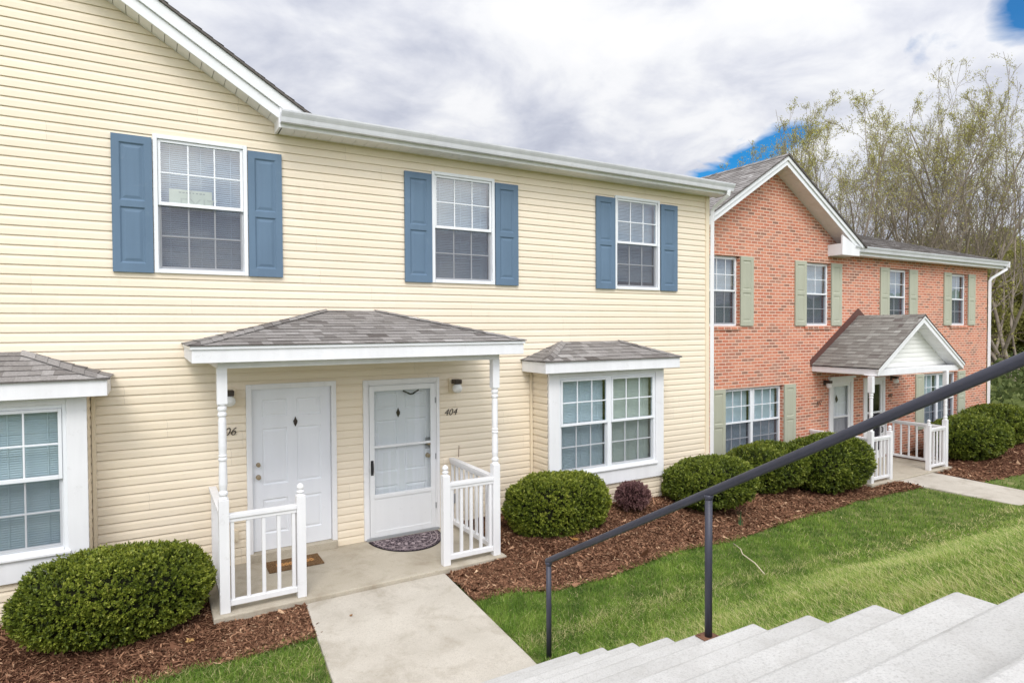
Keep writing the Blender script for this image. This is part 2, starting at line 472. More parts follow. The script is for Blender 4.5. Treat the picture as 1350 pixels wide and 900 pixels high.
def window(parent, x0, x1, z0, z1, Y, cols=3, flange=True, blind='slat', open_rows=0, shade_gap=0, screen='screen', name='window', sag=0, fw=.045):
    """double-hung sash window; outer face at Y, outside is -Y"""
    w = MB()
    ya, yb = (Y-.034, Y+.075) if flange else (Y-.0, Y+.07)
    w.box(x0, x0+fw, ya, yb, z0, z1); w.box(x1-fw, x1, ya, yb, z0, z1)
    w.box(x0+fw, x1-fw, ya, yb, z1-fw, z1); w.box(x0+fw, x1-fw, ya-.008, yb, z0, z0+fw)
    root = w.build(name, M['vinyl_white'], parent, .004)
    a0, a1, b0, b1 = x0+fw+.002, x1-fw-.002, z0+fw+.002, z1-fw-.002
    zm = (b0+b1)/2 + .01; st = .032
    for nm, (c0, c1), ys, rows in (('u', (zm-.02, b1), Y-.012, 2), ('l', (b0, zm+.018), Y+.022, 2)):
        s = MB(); y0, y1 = ys, ys+.03
        s.box(a0, a0+st, y0, y1, c0, c1); s.box(a1-st, a1, y0, y1, c0, c1)
        s.box(a0+st, a1-st, y0-.003, y1, c1-st if nm == 'u' else c1-.038, c1)
        s.box(a0+st, a1-st, y0-.003, y1, c0, c0+(.04 if nm == 'u' else st))
        for i in range(1, cols):
            x = a0+st+(a1-a0-2*st)*i/cols; s.box(x-.0085, x+.0085, y0+.008, y1-.006, c0+st, c1-st)
        z = (c0+c1)/2; s.box(a0+st, a1-st, y0+.0065, y1-.0045, z-.0085, z+.0085)
        so = s.build('sash', M['vinyl_white'], root, .003)
        p = MB(); p.quad((a0+st, ys+.018, c0+st), (a1-st, ys+.018, c0+st), (a1-st, ys+.018, c1-st), (a0+st, ys+.018, c1-st))
        po = p.build('pane', M['glass'], root, recalc=False)
    if screen:
        s = MB(); s.quad((a0+.01, Y+.008, b0+.005), (a1-.01, Y+.008, b0+.005), (a1-.01, Y+.008, zm-.02), (a0+.01, Y+.008, zm-.02))
        s.build('insect_screen', M[screen], root, recalc=False)
    # interior: venetian blind, then a panel coloured dark for the unlit room
    if blind:
        s = MB(); yb = Y+.115; pitch = .0235; n = int((b1-b0-shade_gap)/pitch)
        for i in range(n):
            z = b1 - .03 - i*pitch; t = random.uniform(-.0015, .0015)
            k = sag*max(0, 1-abs(i-n*.52)/3.5)
            ang = .011
            seg = 8 if k > 0 else 1
            for q in range(seg):
                xa = a0+.01+(a1-a0-.02)*q/seg; xb = a0+.01+(a1-a0-.02)*(q+1)/seg
                za = z + t - k*math.sin(math.pi*q/seg)*random.uniform(.9, 1.1); zb = z + t - k*math.sin(math.pi*(q+1)/seg)
                s.quad((xa, yb-.008, za-ang), (xb, yb-.008, zb-ang), (xb, yb+.004, zb+.0005), (xa, yb+.004, za+.0005))
                s.quad((xa, yb+.004, za+.0005), (xb, yb+.004, zb+.0005), (xb, yb+.008, zb+ang), (xa, yb+.008, za+ang))
        s.box(a0+.01, a1-.01, yb-.02, yb+.02, b1-.025, b1)
        for fx in (.14, .5, .86):
            x = a0+(a1-a0)*fx; s.box(x-.004, x+.004, yb-.0125, yb-.0115, b0+shade_gap, b1)
        s.build('blind', M[blind], root, recalc=False)
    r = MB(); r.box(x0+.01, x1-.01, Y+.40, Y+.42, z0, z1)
    r.build('unlit_room_panel', M['dark'], root)
    return root

def clip_poly(poly, keep):
    """clip convex 2d polygon by half plane keep(p)>=0 (linear)"""
    out = []
    for i in range(len(poly)):
        a, b = poly[i], poly[(i+1) % len(poly)]
        ka, kb = keep(a), keep(b)
        if ka >= 0: out.append(a)
        if (ka >= 0) != (kb >= 0):
            t = ka/(ka-kb); out.append((a[0]+(b[0]-a[0])*t, a[1]+(b[1]-a[1])*t))
    return out

def shingles(mb, O, U, V, poly, exposure=.13, thick=.0065, under=True, rng=random):
    """rows of asphalt shingle tabs on the plane O + u*U + v*V, clipped to the convex polygon poly (u,v)"""
    O, U, V = Vector(O), Vector(U).normalized(), Vector(V).normalized(); N = U.cross(V).normalized()
    if N.z < 0: N = -N
    area = sum(poly[i][0]*poly[(i+1) % len(poly)][1]-poly[(i+1) % len(poly)][0]*poly[i][1] for i in range(len(poly)))
    if area < 0: poly = poly[::-1]
    if under: mb.tint = .2; mb.quad(*[O+U*p[0]+V*p[1] for p in poly])
    u0, u1 = min(p[0] for p in poly), max(p[0] for p in poly); v0, v1 = min(p[1] for p in poly), max(p[1] for p in poly)
    edges = [(poly[i], poly[(i+1) % len(poly)]) for i in range(len(poly))]
    v = v0
    while v < v1:
        u = u0 - rng.uniform(0, .3)
        rowt = rng.uniform(-.06, .06)
        while u < u1:
            w = rng.choice((.10, .13, .16, .2, .24)); th = thick*rng.choice((.75, 1.0, 1.5))
            q = [(u, v), (u+w, v), (u+w, v+exposure), (u, v+exposure)]
            for a, b in edges:
                if not q: break
                q = clip_poly(q, lambda p, a=a, b=b: (b[0]-a[0])*(p[1]-a[1])-(b[1]-a[1])*(p[0]-a[0]))
            if len(q) > 2:
                mb.tint = min(1, max(0, rng.gauss(.5, .16)+rowt*.6))
                lift = lambda p: O+U*p[0]+V*p[1]+N*(.001+th*(1-(p[1]-v)/exposure))
                mb.quad(*[lift(p) for p in q])
                lo = [p for p in q if abs(p[1]-v) < 1e-6]
                if len(lo) >= 2:
                    a, b = lo[0], lo[1]; mb.tint = .12
                    mb.quad(O+U*a[0]+V*a[1], O+U*b[0]+V*b[1], lift(b), lift(a))
            u += w
        v += exposure

def ridge_cap(mb, A, B, down1, down2, width=.13, step=.15, lift=.010, rng=random, eave=None):
    """overlapping cap shingles along A->B, folding to the directions down1/down2"""
    A, B = Vector(A), Vector(B); D = (B-A); L = D.length; D.normalize()
    d1, d2 = Vector(down1).normalized(), Vector(down2).normalized()
    n = max(1, int(L/step)); up = Vector((0, 0, 1))
    W = lambda t, k: width if eave is None else min(width, t*eave[k]*.98)
    for i in range(n):
        a = A + D*(L*i/n); b = A + D*(L*(i+1)/n + .03)
        mb.tint = min(1, max(0, rng.gauss(.5, .16)))
        la, lb = up*(lift+.008), up*(lift); ta, tb = i/n, min(1, (i+1)/n+.03/L)
        for k, d in enumerate((d1, d2)):
            mb.quad(a+la, b+lb, b+lb*.8+d*W(tb, k), a+la*.8+d*W(ta, k))
        mb.tint = .15
        for k, d in enumerate((d1, d2)):
            mb.quad(a+la, a+la*.8+d*W(ta, k), a+d*W(ta, k), a+up*.002)

def gutter_prof(Y, z0, z1):
    """K-style gutter section in (y, z): Y is the back"""
    h = z1-z0
    return [(Y, z0), (Y-.075, z0), (Y-.082, z0+.02*h/.12), (Y-.09, z0+h*.42), (Y-.112, z0+h*.70), (Y-.122, z0+h*.86), (Y-.124, z1), (Y-.112, z1), (Y-.108, z1-.012), (Y-.07, z0+.012), (Y-.006, z0+.012), (Y-.004, z1), (Y, z1)]

def text_obj(txt, name, size, x, y, z, mat, parent, shear=.32, depth=.004, spacing=1.0):
    cu = bpy.data.curves.new(name, 'FONT'); cu.body = txt; cu.size = size; cu.shear = shear; cu.extrude = depth; cu.space_character = spacing
    cu.offset = -.0012
    cu.resolution_u = 3
    tmp = bpy.data.objects.new('t', cu); COL.objects.link(tmp)
    bpy.context.view_layer.update()
    me = bpy.data.meshes.new_from_object(tmp.evaluated_get(bpy.context.evaluated_depsgraph_get()))
    bpy.data.objects.remove(tmp); bpy.data.curves.remove(cu)
    L = wloc(parent) if parent else Vector((0, 0, 0))
    for v in me.vertices:
        c = v.co.copy(); v.co = (c.x+x-L.x, y-c.z-L.y, c.y+z-L.z)
    me.materials.clear(); me.materials.append(mat); me.name = name
    o = bpy.data.objects.new(name, me); COL.objects.link(o); o.parent = parent
    return o

def turned_post(parent, x, y, z0, z1, w=.095, sq_lo=1.15, sq_hi=.36, name='porch_post'):
    mb = MB(); h = w/2
    mb.box(x-h, x+h, y-h, y+h, z0, z0+sq_lo); mb.box(x-h, x+h, y-h, y+h, z1-sq_hi, z1)
    a, b = z0+sq_lo, z1-sq_hi; L = b-a
    pr = [(h*.98, a), (h*.98, a+.01), (h*.72, a+.03), (h*.95, a+.05), (h*.95, a+.07), (h*.70, a+.09), (h*.86, a+.15), (h*.84, a+L*.30),
          (h*.74, a+L*.40), (h*.90, a+L*.415), (h*.90, a+L*.43), (h*.72, a+L*.445), (h*.9, a+L*.46), (h*.74, a+L*.475), (h*.82, a+L*.56), (h*.80, a+L*.82),
          (h*.70, b-.13), (h*.92, b-.115), (h*.92, b-.095), (h*.70, b-.08), (h*.95, b-.055), (h*.95, b-.035), (h*.75, b-.02), (h*.98, b-.006), (h*.98, b)]
    mb.lathe(pr, x, y, 16)
    return mb.build(name, M['white'], parent, .004)

def newel(parent, x, y, z0, h=1.10, w=.092):
    mb = MB(); k = w/2
    mb.box(x-k, x+k, y-k, y+k, z0, z0+h)
    t = z0+h
    mb.lathe([(k*.96, t), (k*.7, t+.012), (k*.55, t+.02), (k*.9, t+.032), (k*.9, t+.042), (k*.5, t+.055), (k*.78, t+.072), (k*.84, t+.088), (k*.66, t+.108), (k*.3, t+.122), (.003, t+.128)], x, y, 16)
    return mb.build('newel_post', M['white'], parent, .003)

def rail(parent, A, B, z0, n, top=.965, bot=.095):
    """picket rail between points A, B (x,y)"""
    A, B = Vector((*A, 0)), Vector((*B, 0)); D = (B-A); L = D.length; D.normalize(); N = Vector((-D.y, D.x, 0))
    mb = MB()
    def obox(c, hl, hn, za, zb):
        p = [c-D*hl-N*hn, c+D*hl-N*hn, c+D*hl+N*hn, c-D*hl+N*hn]
        mb.add([(q.x, q.y, za) for q in p]+[(q.x, q.y, zb) for q in p], [(3,2,1,0),(4,5,6,7),(0,1,5,4),(1,2,6,5),(2,3,7,6),(3,0,4,7)])
    C = (A+B)/2
    obox(C, L/2, .040, z0+top-.012, z0+top+.030); obox(C, L/2, .026, z0+top-.052, z0+top-.0125)
    ro = mb.build('railing', M['white'], parent, .004)
    mb = MB(); obox(C, L/2, .030, z0+bot-.035, z0+bot+.022); mb.build('bottom_rail', M['white'], ro, .004)
    for i in range(n):
        mb = MB(); c = A + D*(.03+(L-.06)*i/(n-1))
        obox(c, .0175, .0175, z0+bot+.0225, z0+top-.0525)
        mb.build('baluster', M['white'], ro, .003)
    return ro

def porch_lamp(parent, x, Y, z, base=True):
    mb = MB()
    if base:
        mb.box(x-.085, x+.085, Y-.034, Y, z-.09, z+.105)
        o = mb.build('porch_lamp', M['cream'], parent, .006)
    else:
        mb.box(x-.05, x+.05, Y-.012, Y, z-.03, z+.09); o = mb.build('porch_lamp', M['bronze'], parent, .003)
    f = MB(); f.box(x-.052, x+.052, Y-.175, Y-.035, z+.025, z+.088); f.build('lamp_bracket', M['bronze'], o, .006)
    g = MB(); g.lathe([(.028, z+.03), (.045, z+.018), (.066, z-.01), (.074, z-.04), (.068, z-.068), (.05, z-.09), (.025, z-.102), (.004, z-.105)], x, Y-.125, 20)
    g.build('lamp_globe', M['bulb'], o, smooth=True)
    return o

def six_panels(x0, x1, z0, z1):
    w = x1-x0; s = w*.125; mw = w*.115; pw = (w-2*s-mw)/2; H = z1-z0
    rows = [(.10, .315), (.405, .755), (.825, .935)]
    out = []
    for a, b in rows:
        for xa in (x0+s, x0+s+pw+mw): out.append((xa, xa+pw, z0+H*a, z0+H*b))
    return out

def knocker(parent, x, y, z, s=1.0):
    mb = MB()
    mb.prism([(x-.001*s, z-.11*s), (x+.028*s, z-.055*s), (x+.045*s, z+.01*s), (x+.022*s, z+.05*s), (x, z+.11*s), (x-.022*s, z+.05*s), (x-.045*s, z+.01*s), (x-.028*s, z-.055*s)], 'y', y-.012*s, y)
    mb.sphere((x, y-.018*s, z+.035*s), .024*s, .014*s, .028*s, 10, 6)
    mb.tube([(x-.028*s, y-.02*s, z+.01*s), (x-.03*s, y-.026*s, z-.03*s), (x, y-.03*s, z-.062*s), (x+.03*s, y-.026*s, z-.03*s), (x+.028*s, y-.02*s, z+.01*s)], .008*s, 6)
    return mb.build('door_knocker', M['bronze'], parent, .002)

def knob(parent, x, y, z, r=.028):
    mb = MB(); n = 14
    for (ra, ya), (rb, yb) in zip([(r*1.1, 0), (r*1.1, -.006), (r*.45, -.012), (r*.45, -.03), (r*.95, -.042), (r*.9, -.058), (r*.4, -.064)], [(r*1.1, -.006), (r*.45, -.012), (r*.45, -.03), (r*.95, -.042), (r*.9, -.058), (r*.4, -.064), (.002, -.065)]):
        for k in range(n):
            a, b = 2*math.pi*k/n, 2*math.pi*(k+1)/n
            mb.quad((x+ra*math.cos(a), y+ya, z+ra*math.sin(a)), (x+ra*math.cos(b), y+ya, z+ra*math.sin(b)), (x+rb*math.cos(b), y+yb, z+rb*math.sin(b)), (x+rb*math.cos(a), y+yb, z+rb*math.sin(a)))
    return mb.build('door_knob', M['brass'], parent, smooth=True)
# ------------------------------------------------------------------ shared house pieces
def rake_boards(root, xp, zp, xe, s, Yo, Yw, bands, name='rake_board', slope=.62):
    """sloping gable trim: peak (xp, zp), eave end xe, outer face Yo, wall plane Yw. bands: (drop_top, drop_bot, extra_out, extra_x, mat)"""
    dirn = 1 if xe > xp else -1
    for dt, db, eo, ex, mat in bands:
        X = xe + dirn*ex; zt = lambda x: zp - slope*abs(x-xp)
        mb = MB(); mb.prism([(xp, zt(xp)-dt), (X, zt(X)-dt), (X, zt(X)-db), (xp, zt(xp)-db)], 'y', Yo-eo, Yo+.03)
        mb.build(name, mat, root, .003)

def rake_soffit(root, xp, zp, xe, Yo, Yw, drop, slope=.62, pitch=.12):
    mb = MB(); d = 1 if xe > xp else -1; L = abs(xe-xp); n = int(L/pitch); zt = lambda x: zp - slope*abs(x-xp) - drop
    for i in range(n):
        a = xp + d*L*i/n; b = xp + d*L*(i+1)/n - d*.006
        mb.prism([(a, zt(a)), (b, zt(b)), (b, zt(b)+.012), (a, zt(a)+.012)], 'y', Yo, Yw-.017)
    mb.box(min(xp, xe), max(xp, xe), Yw-.03, Yw-.017, 0, .001) if False else None
    return mb.build('soffit', M['white'], root)

def flat_soffit(root, x0, x1, y0, y1, z, pitch=.15, mat='white'):
    mb = MB(); n = int((x1-x0)/pitch)
    for i in range(n):
        a = x0+(x1-x0)*i/n; b = x0+(x1-x0)*(i+1)/n
        mb.box(a, b-.006, y0, y1, z, z+.012)
        mb.box(b-.006, b, y0, y1, z+.005, z+.011)
    return mb.build('soffit', M[mat], root)

def plane_roof(root, O, U, V, poly, mat, name='roof', exposure=.14):
    mb = MB(); shingles(mb, O, U, V, poly, exposure); return mb.build(name, mat, root, recalc=False)

def gable_planes(root, xp, zp, half_r, half_l, y0, y1, mat, slope=.62):
    c = math.hypot(1, slope)
    mb = MB()
    shingles(mb, (xp+half_r, y0, zp-slope*half_r), (0, 1, 0), (-1, 0, slope), [(0, 0), (y1-y0, 0), (y1-y0, half_r*c), (0, half_r*c)])
    shingles(mb, (xp-half_l, y1, zp-slope*half_l), (0, -1, 0), (1, 0, slope), [(0, 0), (y1-y0, 0), (y1-y0, half_l*c), (0, half_l*c)])
    ridge_cap(mb, (xp, y0, zp+.005), (xp, y1, zp+.005), (1, 0, -slope), (-1, 0, -slope))
    # dark drip edge along the rake
    mb.tint = .1
    for sx, h in ((1, half_r), (-1, half_l)):
        mb.prism([(xp, zp-.001), (xp+sx*h, zp-slope*h-.001), (xp+sx*h, zp-slope*h-.028), (xp, zp-.028)], 'y', y0+.002, y0+.05)
    return mb.build('roof', mat, root, recalc=False)

# ------------------------------------------------------------------ YELLOW HOUSE
yellow = empty('sided_townhouse', (2.2, 0, -.1), 'cream vinyl sided townhouse with blue shutters, two white doors and a shared hipped porch', 'house')
YW = [(.055, 1.050), (3.468, 4.479), (6.786, 7.800)]
WZ0, WZ1 = 3.515, 5.09
BAYS = [(5.13, 7.44), (-2.885, -.575)]
ops = [(a+.02, b-.02, WZ0+.02, WZ1-.02) for a, b in YW] + [(1.03, 2.06, -.7, 2.15), (2.48, 3.52, -.7, 2.14)] + [(a+.25, b-.25, .66, 2.08) for a, b in BAYS]
PKX, PKZ = -1.40, 5.50+.62*(1.74+1.40)
mb = MB()
zg = lambda z: (PKZ-.30-z)/.62
clad(mb, front(0), -5.0, 9.03, -.7112, PKZ-.30, ops, None, lambda z: -5 if z < 5.385 else PKX-zg(z), lambda z: 9.03 if z < 5.385 else PKX+zg(z))
wall = mb.build('wall', M['siding'], yellow, recalc=False)
mb = MB(); clad(mb, side(9.03, 1), 0, 9, -.7112, 5.40)
clad(mb, side(-5.0, -1), 0, 9, -.7112, 5.40)
mb.quad((-5, 9, -.8), (9.03, 9, -.8), (9.03, 9, 5.5), (-5, 9, 5.5))
mb.build('end_wall', M['siding'], yellow, recalc=False)
mb = MB(); mb.box(8.955, 9.05, -.030, .06, -.7, 5.29); mb.build('corner_trim', M['cream'], yellow, .004)

for i, (a, b) in enumerate(YW):
    window(yellow, a, b, WZ0, WZ1, 0, 3, True, 'slat', shade_gap=(.0, 0, .10)[i])
SH = [((-.345, .048), (1.056, 1.447)), ((3.058, 3.460), (4.486, 4.878)), ((6.380, 6.779), (7.816, 8.212))]
for i, (l, r) in enumerate(SH):
    shutter(yellow, *l, 3.512, 5.038, -.016, M['blue'])
    shutter(yellow, *r, 3.512, 5.036, -.016, M['blue'], 'blue shutter with a dark weathered top edge' if i == 1 else None)

# --- plain door (number 406)
d = MB(); x0, x1, zt = .999, 2.092, 2.187
for a, b, za, zb in ((x0, x0+.062, .02, zt), (x1-.062, x1, .02, zt), (x0+.062, x1-.062, zt-.062, zt)):
    d.box(a, b, -.040, .10, za, zb)
for a, b, za, zb in ((x0+.0625, x0+.085, .09, zt-.0625), (x1-.085, x1-.0625, .09, zt-.0625), (x0+.085, x1-.085, zt-.085, zt-.0625)):
    d.box(a, b, .045, .10, za, zb)
door = d.build('door', M['white'], yellow, .004)
door['label'] = 'plain white six panel door with two brass knobs'
s = MB(); sx0, sx1, sz0, sz1 = x0+.066, x1-.066, .105, zt-.066
panelled(s, sx0, sx1, sz0, sz1, .022, .022, six_panels(sx0, sx1, sz0, sz1), .042, .011)
s.build('door_slab', M['door'], door)
knob(door, sx0+.07, .022, 1.03); knob(door, sx0+.07, .022, 1.185, .024)
knocker(door, 1.585, .018, 1.69, .60)
t = MB(); t.box(x0+.005, x1-.005, -.075, .09, -.005, .10); t.build('threshold', M['deck'], door, .01)

# --- storm door (number 404)
d = MB(); x0, x1, zt = 2.451, 3.554, 2.172
for a, b, za, zb in ((x0, x0+.060, .012, zt), (x1-.045, x1, .012, zt), (x0+.060, x1-.045, zt-.055, zt)):
    d.box(a, b, -.045, .12, za, zb)
for a, b, za, zb in ((x0+.0605, x0+.078, .02, zt-.056), (x1-.066, x1-.0455, .02, zt-.056), (x0+.078, x1-.066, zt-.075, zt-.056)):
    d.box(a, b, -.034, .02, za, zb)
door = d.build('door', M['white'], yellow, .004)
door['label'] = 'storm door with a tall glass over a white kick panel'
sx0, sx1, sz0, sz1 = x0+.082, x1-.070, .036, zt-.079
s = MB(); gz0, gz1, w = .615, 2.02, .066
for a, b, za, zb in ((sx0, sx0+w, sz0, sz1), (sx1-w, sx1, sz0, sz1), (sx0+w, sx1-w, gz1, sz1), (sx0+w, sx1-w, sz0, sz0+.075), (sx0+w, sx1-w, gz0-.06, gz0)):
    s.box(a, b, -.040, -.012, za, zb)
s.box(sx0+w, sx1-w, -.030, -.018, sz0+.075, gz0-.06)
s.box(sx0+w, sx1-w, -.036, -.016, 1.245, 1.278)
s.box(sx0+w-.012, sx1-w+.012, -.044, -.0405, gz0-.05, gz0-.012)
s.build('storm_frame', M['white_metal'], door, .004)
g = MB(); g.quad((sx0+w, -.026, gz0), (sx1-w, -.026, gz0), (sx1-w, -.026, gz1), (sx0+w, -.026, gz1)); g.build('storm_glass', M['glass_clear'], door, recalc=False)
s = MB(); panelled(s, x0+.06, x1-.045, .05, zt-.055, .045, .03, six_panels(x0+.06, x1-.045, .05, zt-.055), .042, .011); s.build('door_slab', M['door'], door)
knocker(door, 2.965, .041, 1.70, .62)
p = MB(); p.box(3.365, 3.435, .03, .044, 1.155, 1.315); p.build('lock_plate', M['grey'], door, .006)
knob(door, 3.40, .030, 1.235, .024); knob(door, 3.40, .044, 1.06, .030)
h = MB(); h.tube([(sx0+.03, -.042, .90), (sx0+.03, -.075, .915), (sx0+.03, -.082, .985), (sx0+.03, -.075, 1.055), (sx0+.03, -.042, 1.07)], [.012, .011, .012, .011, .012], 8); h.box(sx0+.012, sx0+.048, -.046, -.040, .885, 1.085); h.build('door_handle', M['black'], door)
h = MB(); h.prism([(3.02, 1.995), (3.13, 1.94), (3.17, 1.945), (3.26, 2.0), (3.25, 2.012), (3.16, 1.963), (3.13, 1.962), (3.03, 2.01)], 'y', -.012, .004); h.build('door_closer', M['black'], door)
for zz in (.35, 1.05, 1.85):
    h = MB(); h.tube([(sx1+.006, -.044, zz-.04), (sx1+.006, -.044, zz+.04)], .008, 8); h.build('hinge', M['grey'], door)
t = MB(); t.box(x0+.03, x1-.02, -.06, .10, -.004, .034); t.build('threshold', M['grey'], door, .006)

porch_lamp(yellow, 3.79, -.016, 2.045); porch_lamp(yellow, .80, -.016, 2.05)
text_obj('404', 'house_number', .135, 3.632, -.020, 1.612, M['bronze'], yellow)
text_obj('406', 'house_number', .140, .672, -.020, 1.585, M['bronze'], yellow)
for x, z, m in ((3.775, .40, 'grey'), (.852, .36, 'cream')):
    o = MB(); o.box(x-.042, x+.042, -.045, -.014, z-.068, z+.068); o.box(x-.028, x+.028, -.050, -.0455, z+.004, z+.05); o.box(x-.028, x+.028, -.050, -.0455, z-.05, z-.004)
    o.build('outlet_cover', M[m], yellow, .004)
c = MB(); c.tube([(3.86, -.02, .99), (3.862, -.024, 1.07), (3.868, -.02, 1.16)], .004, 5); c.build('cable', M['rust'], yellow)

# --- hipped porch
pr = MB()
E0, E1, ez, T0, T1, tz = .31, 4.08, 2.705, 1.965, 2.643, 3.112
Yf = -1.58; rise = tz-ez; sl = math.hypot(-Yf, rise)
shingles(pr, (E0, Yf, ez), (1, 0, 0), (0, -Yf, rise), [(0, 0), (E1-E0, 0), (T1-E0, sl), (T0-E0, sl)], .125)
shingles(pr, (E0, 0, ez), (0, -1, 0), (T0-E0, 0, rise), [(0, 0), (-Yf, 0), (0, math.hypot(T0-E0, rise))], .125)
shingles(pr, (E1, Yf, ez), (0, 1, 0), (T1-E1, 0, rise), [(0, 0), (-Yf, 0), (-Yf, math.hypot(E1-T1, rise))], .125)
ridge_cap(pr, (E0, Yf, ez), (T0, -.02, tz), (0, Yf, -rise), (-(T0-E0), 0, -rise), .12, eave=(sl, math.hypot(T0-E0, rise)))
ridge_cap(pr, (E1, Yf, ez), (T1, -.02, tz), (0, Yf, -rise), (E1-T1, 0, -rise), .12, eave=(sl, math.hypot(E1-T1, rise)))
proof = pr.build('porch_roof', M['shingle'], yellow, recalc=False)
f = MB()
f.box(.34, 4.05, -1.55, -1.52, 2.54, 2.672); f.box(.34, .37, -1.52, -.018, 2.54, 2.672); f.box(4.02, 4.05, -1.52, -.018, 2.54, 2.672)
f.build('fascia', M['white'], proof, .004)
f = MB(); f.box(.325, 4.065, -1.567, -1.515, 2.6725, 2.702); f.box(.325, .37, -1.515, -.018, 2.6725, 2.702); f.box(4.02, 4.065, -1.515, -.018, 2.6725, 2.702); f.build('drip_edge', M['white_metal'], proof)
f = MB(); f.box(.575, 3.79, -1.387, -1.293, 2.472, 2.556); f.box(.575, .665, -1.293, -.02, 2.472, 2.556); f.box(3.70, 3.79, -1.293, -.02, 2.472, 2.556); f.build('beam', M['white'], proof, .004)
f = MB(); n = 24
for i in range(n):
    a = .372+3.645*i/n; f.box(a, a+3.645/n-.006, -1.518, -.019, 2.557, 2.567)
f.build('porch_ceiling', M['white'], proof)
for px in (.615, 3.745): turned_post(yellow, px, -1.34, 0, 2.474)
newel(yellow, 1.366, -1.34, 0, 1.09); newel(yellow, 3.058, -1.34, 0, 1.09)
rail(yellow, (.662, -1.34), (1.320, -1.34), 0, 5); rail(yellow, (3.104, -1.34), (3.698, -1.34), 0, 5)
rail(yellow, (.615, -1.293), (.615, -.02), 0, 9); rail(yellow, (3.745, -1.293), (3.745, -.02), 0, 9)

# --- bay windows
def bay(x0, x1, ground, blinds, sags):
    Yb = -.5
    t = MB()
    lw, rw, wz0, wz1 = .185, .175, .63, 2.115
    t.box(x0, x0+lw, Yb, Yb+.045, .38, 2.197); t.box(x1-rw, x1, Yb, Yb+.045, .38, 2.197)
    t.box(x0+lw, x1-rw, Yb, Yb+.045, .38, wz0); t.box(x0+lw, x1-rw, Yb, Yb+.045, wz1, 2.197)
    t.box(x0+lw-.02, x1-rw+.02, Yb-.03, Yb-.002, wz0-.028, wz0)
    t.box(x0+.02, x1-.02, Yb+.046, -.02, .372, .40)
    b = t.build('bay_window', M['white'], yellow, .005)
    s = MB()
    clad(s, side(x0+.012, -1), Yb+.0455, -.017, -.5, 2.2); clad(s, side(x1-.012, 1), Yb+.0455, -.017, -.5, 2.2)
    clad(s, front(Yb+.05), x0+.012, x1-.012, -.5, .372)
    s.build('bay_wall', M['siding'], b, recalc=False)
    c = MB(); c.box(x0-.045, x0-.006, -.05, -.016, -.4, 2.195); c.box(x1+.006, x1+.045, -.05, -.016, -.4, 2.195); c.build('corner_trim', M['cream'], b, .003)
    xm = (x0+lw+x1-rw)/2
    window(yellow, x0+lw, xm, wz0, wz1, Yb+.02, 3, False, blinds[0], sag=sags[0], fw=.036, screen='screen_light')
    window(yellow, xm, x1-rw, wz0, wz1, Yb+.02, 3, False, blinds[1], sag=sags[1], fw=.036, screen='screen_light')
    e0, e1, yf, ez, tz = x0-.18, x1+.19, -.68, 2.372, 2.645
    f = MB(); f.box(e0, e1, yf, yf+.03, 2.197, 2.362); f.box(e0, e0+.03, yf+.03, -.018, 2.197, 2.362); f.box(e1-.03, e1, yf+.03, -.018, 2.197, 2.362)
    f.box(e0+.0305, e1-.0305, yf+.0305, -.018, 2.205, 2.217)
    f.build('fascia', M['white'], b, .004)
    e0 -= .025; e1 += .025; yf -= .025
    r = MB(); t0, t1 = x0+.555, x1-.565; rise = tz-ez; sl = math.hypot(yf, rise)
    shingles(r, (e0, yf, ez), (1, 0, 0), (0, -yf, rise), [(0, 0), (e1-e0, 0), (t1-e0, sl), (t0-e0, sl)], .125)
    shingles(r, (e0, 0, ez), (0, -1, 0), (t0-e0, 0, rise), [(0, 0), (-yf, 0), (0, math.hypot(t0-e0, rise))], .125)
    shingles(r, (e1, yf, ez), (0, 1, 0), (t1-e1, 0, rise), [(0, 0), (-yf, 0), (-yf, math.hypot(e1-t1, rise))], .125)
    ridge_cap(r, (e0, yf, ez), (t0, -.02, tz), (0, yf, -rise), (-(t0-e0), 0, -rise), .13, eave=(sl, math.hypot(t0-e0, rise)))
    ridge_cap(r, (e1, yf, ez), (t1, -.02, tz), (0, yf, -rise), (e1-t1, 0, -rise), .13, eave=(sl, math.hypot(e1-t1, rise)))
    r.tint = .15; r.prism([(e0, ez-.010), (e1, ez-.010), (e1, ez+.001), (e0, ez+.001)], 'y', yf, yf+.04)
    r.build('bay_roof', M['shingle'], b, recalc=False)
bay(*BAYS[0], -.2, ('slat_pale', 'slat_cream'), (.028, .02)); bay(*BAYS[1], -.1, ('slat_pale', 'slat_pale'), (0, 0))

# --- main roof, gable trim, gutter
V = (0, 1, .306); VY = (0, 1, .265); rl = math.hypot(4.95, 4.95*.265)
plane_roof(yellow, (1.42, -.445, 5.448), (1, 0, 0), VY, [(0, 0), (7.86, 0), (7.86, rl), (0, rl)], M['shingle'])
mb = MB(); mb.quad((-5.3, 9.4, 5.46), (9.28, 9.4, 5.46), (9.28, 4.5, 6.755), (-5.3, 4.5, 6.755)); mb.prism([(.0, 5.40), (9, 5.40), (4.5, 6.70)], 'x', 8.99, 9.03)
mb.build('rear_roof', M['shingle'], yellow)
gable_planes(yellow, PKX, PKZ, 3.17, 3.17, -.36, 5.2, M['shingle'])
for xe in (1.42, -4.22):
    rake_boards(yellow, PKX, PKZ, xe, 1, -.30, 0, [(.19, .325, 0, 0, M['white_metal']), (.03, .188, .03, .28, M['white_metal'])])
    rake_soffit(yellow, PKX, PKZ, xe, -.27, 0, .318)
zt_ = lambda x: PKZ-.62*(x-PKX)
f = MB(); f.prism([(1.385, 5.30), (1.72, 5.30), (1.72, zt_(1.72)-.035), (1.385, zt_(1.385)-.035)], 'y', -.322, -.30); f.build('eave_return', M['white'], yellow)
